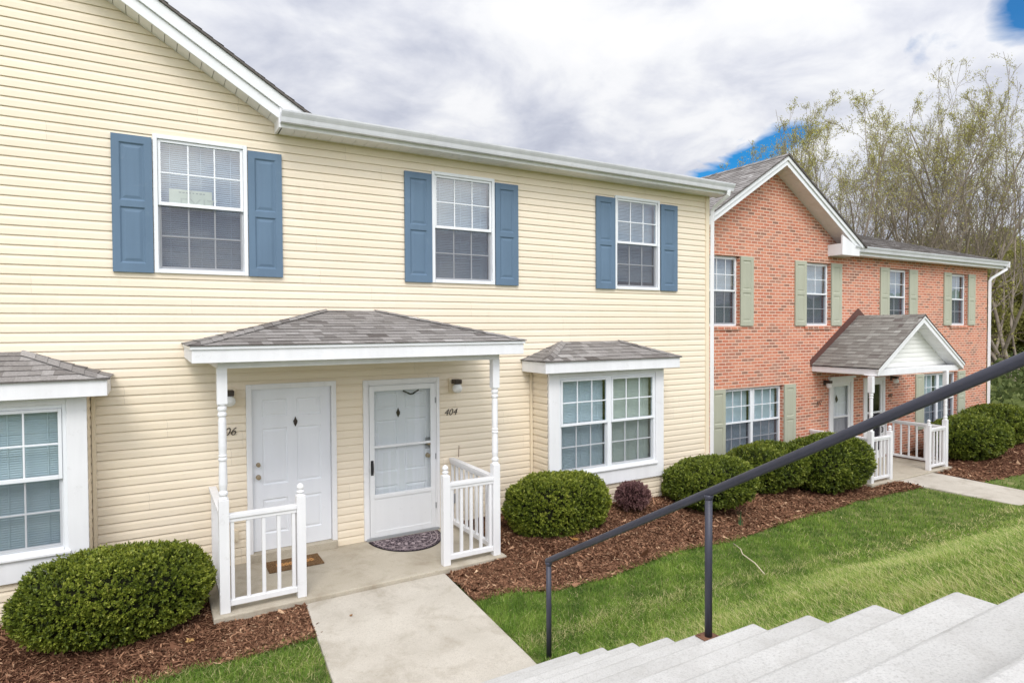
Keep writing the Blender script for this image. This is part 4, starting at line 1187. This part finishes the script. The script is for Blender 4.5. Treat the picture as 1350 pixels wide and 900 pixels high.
shrub('red_leaved_shrub', 6.44, -.86, .03, .29, .25, .44, 1500, 9, .026, M['leaf_purple'], M['core_purple'], 'small purple leaved bush in the mulch below the bay window', seed=8, power=2.1)

# green blades sprouting in the mulch
bl = empty('sprouting_bulb', (8.06, -1.56, -.1), 'tuft of upright green bulb blades in the mulch before a shrub', 'plant')
V = []; F = []
zg = float(bed_z(np.array(8.06), np.array(-1.56)))
for i in range(11):
    a = random.uniform(0, 6.28); ln = random.uniform(.17, .30); lean = random.uniform(.1, .5); w = .007
    p0 = Vector((8.06+random.gauss(0, .025), -1.56+random.gauss(0, .02), zg-.01)); dx, dy = math.cos(a), math.sin(a); s = Vector((-dy, dx, 0))*w
    prev = None
    for k in range(6):
        t = k/5; p = p0 + Vector((dx*lean*t*t*ln, dy*lean*t*t*ln, ln*(t-.25*lean*t*t))); ww = s*(1-t*.85)
        b = len(V); V += [p-ww, p+ww]
        if k: F.append([b-2, b-1, b+1, b])
np_mesh('blades', np.array([tuple(v) for v in V]), np.array(F), paint('bulb_leaf', (.07, .16, .06), .5, .1, (.1, .15, .04)), bl)

# fallen leaves, one by one
def fallen_leaf(x, y, z, s, label, tint, mat='dry_leaf'):
    n = 14; pts = [(x, y, z+.012)]; a0 = random.uniform(0, 6.28)
    for k in range(n):
        a = a0+2*math.pi*k/n; r = s*(.5 if k % 2 else 1.0)*random.uniform(.8, 1.1)*(1.25 if k == 0 else 1)
        pts.append((x+r*math.cos(a), y+r*math.sin(a), z+.006+abs(random.gauss(0, .3))*s))
    mb = MB(); mb.tint = tint; mb.add(pts, [(0, 1+k, 1+(k+1) % n) for k in range(n)])
    return tag(mb.build('fallen_leaf', M[mat], None, recalc=False), label, 'leaf', 'dry leaves lying about')
fz = lambda x, y: float(bed_z(np.array(x), np.array(y)))
fallen_leaf(.28, -1.66, fz(.28, -1.66), .05, 'tan dry leaf on the mulch beside the largest shrub', .75)
fallen_leaf(4.87, -1.50, fz(4.87, -1.5)+.03, .075, 'orange dry leaf caught at the foot of the rounded shrub', .35)

fallen_leaf(1.72, -1.98, -.048, .022, 'small dark curled leaf on the concrete front walk', .08)

# pale twigs on the lawn
tw = MB(); zz = lambda x, y: float(ground(np.array(x), np.array(y)))
P_ = [(7.02, -2.30), (6.90, -2.52), (6.72, -2.70), (6.56, -3.02), (6.30, -3.36)]
tw.tube([(x, y, zz(x, y)+.085) for x, y in P_], [.006, .008, .009, .009, .007], 6)
tag(tw.build('twig', paint('bleached_twig', (.55, .48, .33), .9, .2, (.35, .28, .18)), None, smooth=True), 'thin bleached twig lying bent across the lawn', 'twig')

# ------------------------------------------------------------------ lawn blades
def blades(n, x0, x1, y0, y1, keep, hmin, hmax, wid, drybias=0):
    x = RNG.uniform(x0, x1, n); y = RNG.uniform(y0, y1, n)
    k = keep(x, y); x, y = x[k], y[k]; n = len(x)
    z = ground(x, y)
    steep = sstep((-3.25-y+.06*(x-4))/1.0)
    patch = .5+.5*hnoise(x, y, 2.3, 3)
    dry = RNG.random(n) < np.clip(.03 + .27*steep*(.4+.8*patch) + .10*(patch > .93) + drybias, 0, .8)
    crest = np.exp(-((-3.30+.045*(x-4)-y)/.16)**2)
    dry |= RNG.random(n) < .30*crest
    h = RNG.uniform(hmin, hmax, n)*(1-.12*steep)*(.75+.5*patch)
    a = RNG.uniform(0, 2*np.pi, n); lean = np.abs(RNG.normal(0, .7, n))+.15+dry*.5
    dx, dy = np.cos(a)*lean, np.sin(a)*lean + .05*steep
    w = wid*RNG.uniform(.6, 1.3, n); sa = a+np.pi/2+RNG.normal(0, .5, n); sx, sy = np.cos(sa)*w/2, np.sin(sa)*w/2
    z0 = z-.012
    def row(t, ww): return (np.stack([x+dx*h*t**1.7-sx*ww, y+dy*h*t**1.7-sy*ww, z0+h*(t-.18*t*t*lean)], -1), np.stack([x+dx*h*t**1.7+sx*ww, y+dy*h*t**1.7+sy*ww, z0+h*(t-.18*t*t*lean)], -1))
    r0, r1, r2 = row(0, 1), row(.55, .85), row(1, .12)
    V = np.stack([r0[0], r0[1], r1[0], r1[1], r2[0], r2[1]], 1).reshape(-1, 3)
    b = np.arange(n)[:, None]*6
    F = np.concatenate([b+np.array([[0, 1, 3, 2]]), b+np.array([[2, 3, 5, 4]])], 0)
    T = np.where(dry, RNG.uniform(.72, 1, n), np.clip(.36+.24*(patch-.5)+.20*hnoise(x, y, 7.1, 5)-.07*(1-steep)+.10*steep+RNG.normal(0, .13, n), .02, .66))
    return V, F, np.concatenate([T, T])
def right_lawn(x, y):
    e = bed_edge(x)+.03*np.sin(x*8)+RNG.normal(0, .025, len(x))
    wob = RNG.normal(0, .012, len(x))
    walkr = np.interp(-y, [1.455, 3.5, 4.0], [2.99, 2.895, 2.86])+.03
    ok = (y < e) & (y > -9.9+.325*x) & ~((x < 3.115+wob) & (y < -3.88)) & ~((x < 2.93+wob) & (y < -3.4)) & (x > walkr+wob)
    d = np.hypot(x, y+8.2)
    ok &= ~((x > 14.43+wob) & (x < 16.06))
    return ok & (RNG.random(len(x)) < np.clip((4.3/d)**1.7, 0, 1))
def left_lawn(x, y):
    e = bed_edge(x)+RNG.normal(0, .03, len(x)); wl = np.interp(-y, [1.455, 3.1, 4], [1.385, 1.265, 1.2])
    return (y < e) & (x < wl-.015+RNG.normal(0, .012, len(x)))
parts = [blades(560000, 2.86, 8.2, -8, -1.9, right_lawn, .038, .080, .0050), blades(390000, 8.2, 16.3, -7.4, -.9, right_lawn, .045, .085, .0092),
         blades(42000, -1.8, 1.4, -3.9, -2.1, left_lawn, .04, .085, .005, .12), blades(26000, 16.0, 26, -5, -1.3, right_lawn, .07, .12, .016)]
V = []; F = []; T = []; b = 0
for v, f, t in parts: V.append(v); F.append(f+b); T.append(t); b += len(v)
gr = np_mesh('grass', np.concatenate(V), np.concatenate(F), M['grass'], tint=np.concatenate(T))
tag(gr, 'green lawn grass with straw coloured blades on the bank beside the stairs and walks', 'grass', kind='stuff')

# ------------------------------------------------------------------ trees
class Wood:
    def __init__(s): s.V = []; s.F = []; s.n = 0; s.tips = []
    def tube(s, P, R, k):
        P = np.asarray(P); m = len(P); D = np.gradient(P, axis=0); D /= np.linalg.norm(D, axis=1, keepdims=True)+1e-9
        u, v, _ = basis(D); a = np.arange(k)*2*np.pi/k
        ring = P[:, None, :]+R[:, None, None]*(u[:, None, :]*np.cos(a)[None, :, None]+v[:, None, :]*np.sin(a)[None, :, None])
        s.V.append(ring.reshape(-1, 3)); i = np.arange(m-1)[:, None]*k; j = np.arange(k)[None, :]; j2 = (j+1) % k
        s.F.append((np.stack([i+j, i+j2, i+k+j2, i+k+j], -1).reshape(-1, 4))+s.n); s.n += m*k
def grow(w, rng, p, d, L, r, lvl, cfg):
    maxl, nseg = cfg['levels'], (13, 8, 6, 4, 3)[min(lvl, 4)]
    P = [np.array(p, float)]; d = np.array(d, float); d /= np.linalg.norm(d)
    up = cfg['up'][min(lvl, len(cfg['up'])-1)]
    ev = cfg.get('env')
    for i in range(nseg):
        d = d + rng.normal(0, cfg['wob'][min(lvl, len(cfg['wob'])-1)], 3) + np.array([0, 0, up]); d /= np.linalg.norm(d)
        q = P[-1]+d*L/nseg
        if ev is not None and (((q-ev[0])/ev[1])**2).sum() > 1+rng.normal(0, .12): break
        P.append(q)
    if len(P) < 3: return
    P = np.array(P); t = np.linspace(0, len(P)/(nseg+1), len(P)); R = np.maximum(r*(1-t*cfg['taper']), cfg['rmin'])
    w.tube(P, R, (7, 5, 4, 3, 3)[min(lvl, 4)])
    if lvl >= cfg['leaf_from']:
        for q in range(cfg['tips']):
            k = rng.integers(max(1, len(P)//3), len(P)); f = rng.random(); w.tips.append((P[k-1]*(1-f)+P[k]*f, d))
    if lvl < maxl:
        n = cfg['kids'][lvl]; n = max(1, int(rng.integers(int(n*.75), int(n*1.25)+1)))
        a0 = rng.uniform(0, 6.28)
        for q in range(n):
            f = cfg['from'][lvl]+(1-cfg['from'][lvl])*((q+rng.random())/n); x = f*(len(P)-1); i = min(int(x), len(P)-2); c = P[i]+(P[i+1]-P[i])*(x-i)
            dl = P[i+1]-P[i]; dl /= np.linalg.norm(dl); u, v, _ = basis(dl[None]); az = a0+q*2.4+rng.normal(0, .4)
            sp = cfg['angle'][lvl]*rng.uniform(.7, 1.3); nd = dl*math.cos(sp)+(u[0]*math.cos(az)+v[0]*math.sin(az))*math.sin(sp)
            grow(w, rng, c, nd, L*cfg['len'][lvl]*rng.uniform(.7, 1.2)*(1.15-.45*f), max(cfg['rmin'], np.interp(x, np.arange(len(P)), R)*cfg['rr'][lvl]), lvl+1, cfg)
def tree_proto(name, seed, cfg, loc, bark, leafmat, label, cat, group=None):
    rng = np.random.default_rng(seed); w = Wood(); root = empty(name, loc, label, cat, group)
    o = np.array(loc)
    for st in range(cfg['stems']):
        a = 6.28*st/cfg['stems']+rng.normal(0, .3); sp = cfg['stem_spread']*rng.uniform(.4, 1.2)
        grow(w, rng, o+np.array([math.cos(a), math.sin(a), 0])*cfg['base_r']*.7-np.array([0, 0, .4]), (math.cos(a)*sp, math.sin(a)*sp, 1), cfg['H']*rng.uniform(.75, 1.0), cfg['base_r']*rng.uniform(.75, 1.05), 0, cfg)
    np_mesh('trunk', np.concatenate(w.V), np.concatenate(w.F), bark, root, smooth=True)
    tp = np.array([t[0] for t in w.tips]); td = np.array([t[1] for t in w.tips]); k = cfg['leaves']
    if 'low' in cfg:
        hh = (tp[:, 2]-loc[2])/(tp[:, 2].max()-loc[2]); kp = rng.random(len(tp)) < np.clip((hh-cfg['low'])*2.2, .06, 1)
        tp, td = tp[kp], td[kp]
    if len(tp)*k > cfg['max_leaves']:
        sel = rng.permutation(len(tp))[:cfg['max_leaves']//k]; tp, td = tp[sel], td[sel]
    c = np.repeat(tp, k, 0)+rng.normal(0, cfg['jit'], (len(tp)*k, 3)); dd = np.repeat(td, k, 0)*.6+rng.normal(0, .8, c.shape); L = cfg['leaf']*rng.uniform(.6, 1.3, len(c))
    V, F = leaf_quads(c, dd, L, L*.5)
    T = np.clip(np.repeat(rng.normal(.5, .18, len(tp)), k)+rng.normal(0, .12, len(c)), 0, 1)
    np_mesh('crown', V, F, leafmat, root, T)
    return root
def dup(root, loc, rz, sc, label=None, group=None):
    r = root.copy(); COL.objects.link(r); r.location = loc; r.rotation_euler = (0, 0, rz); r.scale = (sc, sc, sc) if not hasattr(sc, '__len__') else sc
    if label: r['label'] = label
    if group: r['group'] = group
    for ch in root.children:
        c = ch.copy(); COL.objects.link(c); c.parent = r
    return r
gz = lambda x, y: float(ground(np.array(x), np.array(y)))-.1

vase = dict(levels=4, env=(np.array([30.1, 12.3, 8.3]), np.array([5.3, 5.3, 8.7])), stems=7, stem_spread=.62, base_r=.11, H=17.0, up=(.032, .04, .05, .05), wob=(.05, .08, .11, .15, .2), taper=.84, rmin=.0075, leaf_from=3, tips=3, kids=(8, 6, 6, 4, 0), **{'from': (.30, .25, .2, .2)}, angle=(.36, .45, .55, .6), len=(.42, .42, .42, .45), rr=(.55, .55, .55, .6), leaves=3, leaf=.075, jit=.08, max_leaves=30000, low=.44)
A = tree_proto('tall_spreading_tree', 3, vase, (30.1, 12.3, gz(30.1, 12.3)), M['bark'], M['spring'], 'tall many stemmed tree in young leaf rising left of the others, behind the brick gable', 'tree', 'tall thin leaved trees behind the brick house')
v2 = dict(vase, env=(np.array([36.5, 9.5, 9.4]), np.array([6.4, 6.4, 9.4])), stem_spread=.66, H=20, stems=8, max_leaves=42000)
B = tree_proto('tall_spreading_tree', 8, v2, (36.5, 9.5, gz(36.5, 9.5)), M['bark'], M['spring'], 'tallest many stemmed tree in yellow green young leaf, mid row behind the brick house', 'tree', 'tall thin leaved trees behind the brick house')
dup(B, (41.0, 7.0, gz(41, 7)), 2.1, 1.06, 'tall many stemmed tree in young leaf cut off by the right edge of the photo', 'tall thin leaved trees behind the brick house')
dup(A, (38.5, 17.0, gz(38.5, 17)), 4.0, 1.1, 'tall bare limbed tree standing farther back between the tall spreading trees', 'tall thin leaved trees behind the brick house')

dup(A, (34.8, 10.9, gz(34.8, 10.9)), 1.3, 1.05, 'slender many stemmed tree filling the gap beside the tallest tree behind the brick house', 'tall thin leaved trees behind the brick house')
dup(B, (40.0, 8.4, gz(40, 8.4)), 3.7, .98, 'many stemmed tree in young leaf between the tallest one and the photo\'s right edge', 'tall thin leaved trees behind the brick house')

wood = dict(levels=3, stems=2, stem_spread=.16, base_r=.12, H=6.8, up=(.02, .02, .01, .0), wob=(.07, .12, .16, .2), taper=.8, rmin=.012, leaf_from=2, tips=5, kids=(14, 7, 5, 0), **{'from': (.15, .2, .2)}, angle=(.95, .7, .7), len=(.36, .48, .45), rr=(.5, .5, .5), leaves=6, leaf=.20, jit=.26, max_leaves=34000)
WG = 'leafy trees of the wood behind the brick house'; WL = 'olive green leafy tree of the dense wood behind the brick house'
W1 = tree_proto('woodland_tree', 21, wood, (40.9, 13.1, gz(40.9, 13.1)), M['bark_dark'], M['wood_leaf'], WL, 'tree', WG)
W2 = tree_proto('woodland_tree', 22, dict(wood, H=7.6, stems=3, leaf=.17), (44.0, 10.7, gz(44, 10.7)), M['bark_dark'], M['wood_leaf'], WL, 'tree', WG)
r_ = random.Random(5)
k = 0
for (x, y, s) in [(38.3, 15.7, .82), (43.3, 16.4, .95), (46.0, 13.6, .92), (48.8, 10.8, .98), (48.3, 8.8, .9), (54.3, 8.8, 1.0), (49.3, 21.0, 1.05), (54.0, 20.5, 1.12), (54.3, 18.0, 1.1), (60.1, 18.1, 1.2), (59.0, 15.3, 1.15), (63.9, 14.8, 1.25), (64.1, 12.3, 1.2), (57.8, 27.5, 1.25), (63.4, 26.6, 1.3), (64.5, 23.7, 1.35), (70.7, 23.5, 1.4), (70.5, 20.1, 1.4), (76.2, 19.2, 1.5), (77.2, 16.3, 1.5), (64.5, 9.7, 1.2), (78.6, 13.1, 1.4), (47.4, 24.4, 1.1), (50.4, 29.6, 1.25), (40.0, 28.0, 1.0)]:
    dup((W1, W2)[k % 2], (x, y, gz(x, y)), r_.uniform(0, 6.28), s*.90*r_.uniform(.9, 1.12), WL, WG); k += 1
crook = dict(levels=3, stems=1, stem_spread=.1, base_r=.24, H=8.0, up=(.0, .03, .02, .0), wob=(.13, .17, .2, .2), taper=.65, rmin=.014, leaf_from=2, tips=2, kids=(7, 6, 5, 0), **{'from': (.35, .2, .2)}, angle=(.9, .8, .7), len=(.6, .5, .45), rr=(.6, .5, .5), leaves=3, leaf=.12, jit=.15, max_leaves=6000)
tree_proto('crooked_tree', 31, crook, (31.0, 6.6, gz(31, 6.6)), M['bark_dark'], M['spring'], 'dark crooked trunk with few leaves just right of the brick house', 'tree')

# undergrowth below the wood
n = 26000; x = RNG.uniform(24, 62, n); y = 2+RNG.uniform(0, 1, n)**1.1*30 + np.maximum(0, 0)
hgt = (.5+.5*hnoise(x, y, .55, 2))*1.9*np.clip((np.hypot(x-22, y-2)-1.5)/6, 0, 1)+.15
z = ground(x, y)+RNG.beta(2, 1.2, n)*hgt
V, F = leaf_quads(np.stack([x, y, z], -1), RNG.normal(0, 1, (n, 3))+np.array([0, 0, .5]), RNG.uniform(.14, .34, n), RNG.uniform(.09, .18, n))
ug = np_mesh('undergrowth', V, F, M['under_leaf'], tint=np.clip(RNG.normal(.45, .2, n), 0, 1))
tag(ug, 'low green undergrowth on the wood floor right of the brick house', 'undergrowth', kind='stuff')
# ------------------------------------------------------------------ sky, sun, camera
SUN_EL, SUN_AZ = 48, 205      # degrees; azimuth measured clockwise from +Y (sun stands behind and left of the viewer)
w = bpy.data.worlds.new('World'); scene.world = w; w.use_nodes = True
nt = w.node_tree; N = nt.nodes; N.clear()
def nd(t, **k):
    n = N.new(t)
    for a, b in k.items(): setattr(n, a, b)
    return n
def lk(a, b): nt.links.new(a, b)
def mth(op, a, b=None, clamp=False):
    n = nd('ShaderNodeMath', operation=op, use_clamp=clamp)
    for i, x in enumerate((a, b)):
        if x is None: continue
        if isinstance(x, (int, float)): n.inputs[i].default_value = x
        else: lk(x, n.inputs[i])
    return n.outputs[0]
def rmp(f, stops):
    r = nd('ShaderNodeValToRGB'); e = r.color_ramp.elements
    while len(e) < len(stops): e.new(.5)
    for q, (p, c) in zip(e, stops): q.position = p; q.color = (*c, 1) if hasattr(c, '__len__') else (c, c, c, 1)
    lk(f, r.inputs[0]); return r.outputs[0]
tc = nd('ShaderNodeTexCoord'); D = tc.outputs['Generated']
sky = nd('ShaderNodeTexSky', sky_type='NISHITA'); sky.sun_disc = False
sky.sun_elevation = rad(SUN_EL); sky.sun_rotation = rad(SUN_AZ); sky.air_density = 1.0; sky.dust_density = .3; sky.ozone_density = 3
bg1 = nd('ShaderNodeBackground'); bg1.inputs['Strength'].default_value = .19
hs = nd('ShaderNodeHueSaturation'); hs.inputs['Saturation'].default_value = 1.6; hs.inputs['Value'].default_value = .68; lk(sky.outputs[0], hs.inputs['Color']); lk(hs.outputs[0], bg1.inputs['Color'])
sp = nd('ShaderNodeSeparateXYZ'); lk(D, sp.inputs[0])
den = mth('ADD', mth('MAXIMUM', sp.outputs['Z'], 0.0), .22)
cb = nd('ShaderNodeCombineXYZ'); lk(mth('DIVIDE', sp.outputs['X'], den), cb.inputs[0]); lk(mth('DIVIDE', sp.outputs['Y'], den), cb.inputs[1])
def nz(scale, detail, rough, dist, off=0):
    n = nd('ShaderNodeTexNoise'); n.inputs['Scale'].default_value = scale; n.inputs['Detail'].default_value = detail; n.inputs['Roughness'].default_value = rough; n.inputs['Distortion'].default_value = dist
    v = nd('ShaderNodeVectorMath', operation='ADD'); lk(cb.outputs[0], v.inputs[0]); v.inputs[1].default_value = (off, off*.7, off*.3); lk(v.outputs[0], n.inputs['Vector']); return n.outputs['Fac']
big = nz(1.15, 7, .52, .35, 3.1); fine = nz(3.6, 8, .56, .3, 7.7)
f = mth('ADD', mth('MULTIPLY', big, .62), mth('MULTIPLY', fine, .38))
cloud = rmp(f, [(.37, (.44, .47, .585)), (.445, (.60, .63, .735)), (.505, (.77, .79, .865)), (.56, (.93, .94, .97)), (.62, (1.0, 1.0, 1.02))])
# clouds are brighter towards the veiled sun
sv = Vector((math.sin(rad(SUN_AZ))*math.cos(rad(SUN_EL)), math.cos(rad(SUN_AZ))*math.cos(rad(SUN_EL)), math.sin(rad(SUN_EL))))
dt = nd('ShaderNodeVectorMath', operation='DOT_PRODUCT'); lk(D, dt.inputs[0]); dt.inputs[1].default_value = sv
glow = mth('ADD', mth('MULTIPLY', mth('POWER', mth('MULTIPLY', mth('ADD', dt.outputs['Value'], 1.0), .5), 3.0), 1.95), .93)
bg2 = nd('ShaderNodeBackground'); lk(cloud, bg2.inputs['Color']); lk(glow, bg2.inputs['Strength'])
# a rift of clear sky low in the east
def near(v, c0, c1):
    n = nd('ShaderNodeVectorMath', operation='DOT_PRODUCT'); lk(D, n.inputs[0]); n.inputs[1].default_value = Vector(v).normalized(); return rmp(n.outputs['Value'], [(0, 0), (1, 1)]) if False else mth('DIVIDE', mth('SUBTRACT', n.outputs['Value'], c0), c1-c0, True)
nrm = Vector((.738, .631, .238)).cross(Vector((.772, .580, .261))).normalized()
dp = nd('ShaderNodeVectorMath', operation='DOT_PRODUCT'); lk(D, dp.inputs[0]); dp.inputs[1].default_value = nrm
wn = mth('SUBTRACT', nz(5.0, 6, .55, .4, 1.3), .5)
dist = mth('ABSOLUTE', mth('ADD', dp.outputs['Value'], mth('MULTIPLY', wn, .03)))
strip = mth('SUBTRACT', 1.0, mth('DIVIDE', dist, .034), True)
rift = mth('MULTIPLY', strip, near((.757, .603, .2505), .9945, .9993))
spot = mth('MAXIMUM', mth('MULTIPLY', near((.877, .314, .366), .9982, .9999), .72), mth('MULTIPLY', near((.846, .408, .345), .9990, 1.0), .26))
val = mth('ADD', mth('MAXIMUM', rift, spot), mth('MULTIPLY', wn, 1.5))
mask = mth('MULTIPLY', rmp(val, [(.20, 0), (.38, .42), (.62, .95)]), mth('MULTIPLY', mth('MAXIMUM', rift, spot), 6.0, True))
mx = nd('ShaderNodeMixShader'); lk(mask, mx.inputs[0]); lk(bg2.outputs[0], mx.inputs[1]); lk(bg1.outputs[0], mx.inputs[2])
out = nd('ShaderNodeOutputWorld'); lk(mx.outputs[0], out.inputs['Surface'])

sun = bpy.data.lights.new('sun', 'SUN'); sun.energy = 1.6; sun.angle = rad(22); sun.color = (1, .955, .89)
so = bpy.data.objects.new('sun', sun); COL.objects.link(so); so.location = (-10, -20, 30)
so.rotation_euler = (-sv).to_track_quat('-Z', 'Y').to_euler()

cam = bpy.data.cameras.new('camera'); co = bpy.data.objects.new('camera', cam); COL.objects.link(co)
cam.sensor_width = 36; cam.sensor_fit = 'HORIZONTAL'; cam.lens = 817.68/1350*36; cam.clip_start = .05; cam.clip_end = 2000
co.location = (0, -8.2, 2.86)
yaw, pit, rol = .528108, -.0210282, -.0051966
fw = Vector((math.sin(yaw)*math.cos(pit), math.cos(yaw)*math.cos(pit), math.sin(pit)))
r0 = Vector((math.cos(yaw), -math.sin(yaw), 0)); u0 = r0.cross(fw)
r1 = r0*math.cos(rol)+u0*math.sin(rol); u1 = -r0*math.sin(rol)+u0*math.cos(rol)
from mathutils import Matrix
co.rotation_euler = Matrix((r1, u1, -fw)).transposed().to_euler()
scene.camera = co
scene.view_settings.view_transform = 'Standard'; scene.view_settings.look = 'None'; scene.view_settings.exposure = 0; scene.view_settings.gamma = 1
scene.render.engine = 'CYCLES'
cy = scene.cycles; cy.use_denoising = True; cy.max_bounces = 8; cy.diffuse_bounces = 4; cy.glossy_bounces = 3; cy.transparent_max_bounces = 12; cy.transmission_bounces = 4
cy.caustics_reflective = False; cy.caustics_refractive = False; cy.sample_clamp_indirect = 6
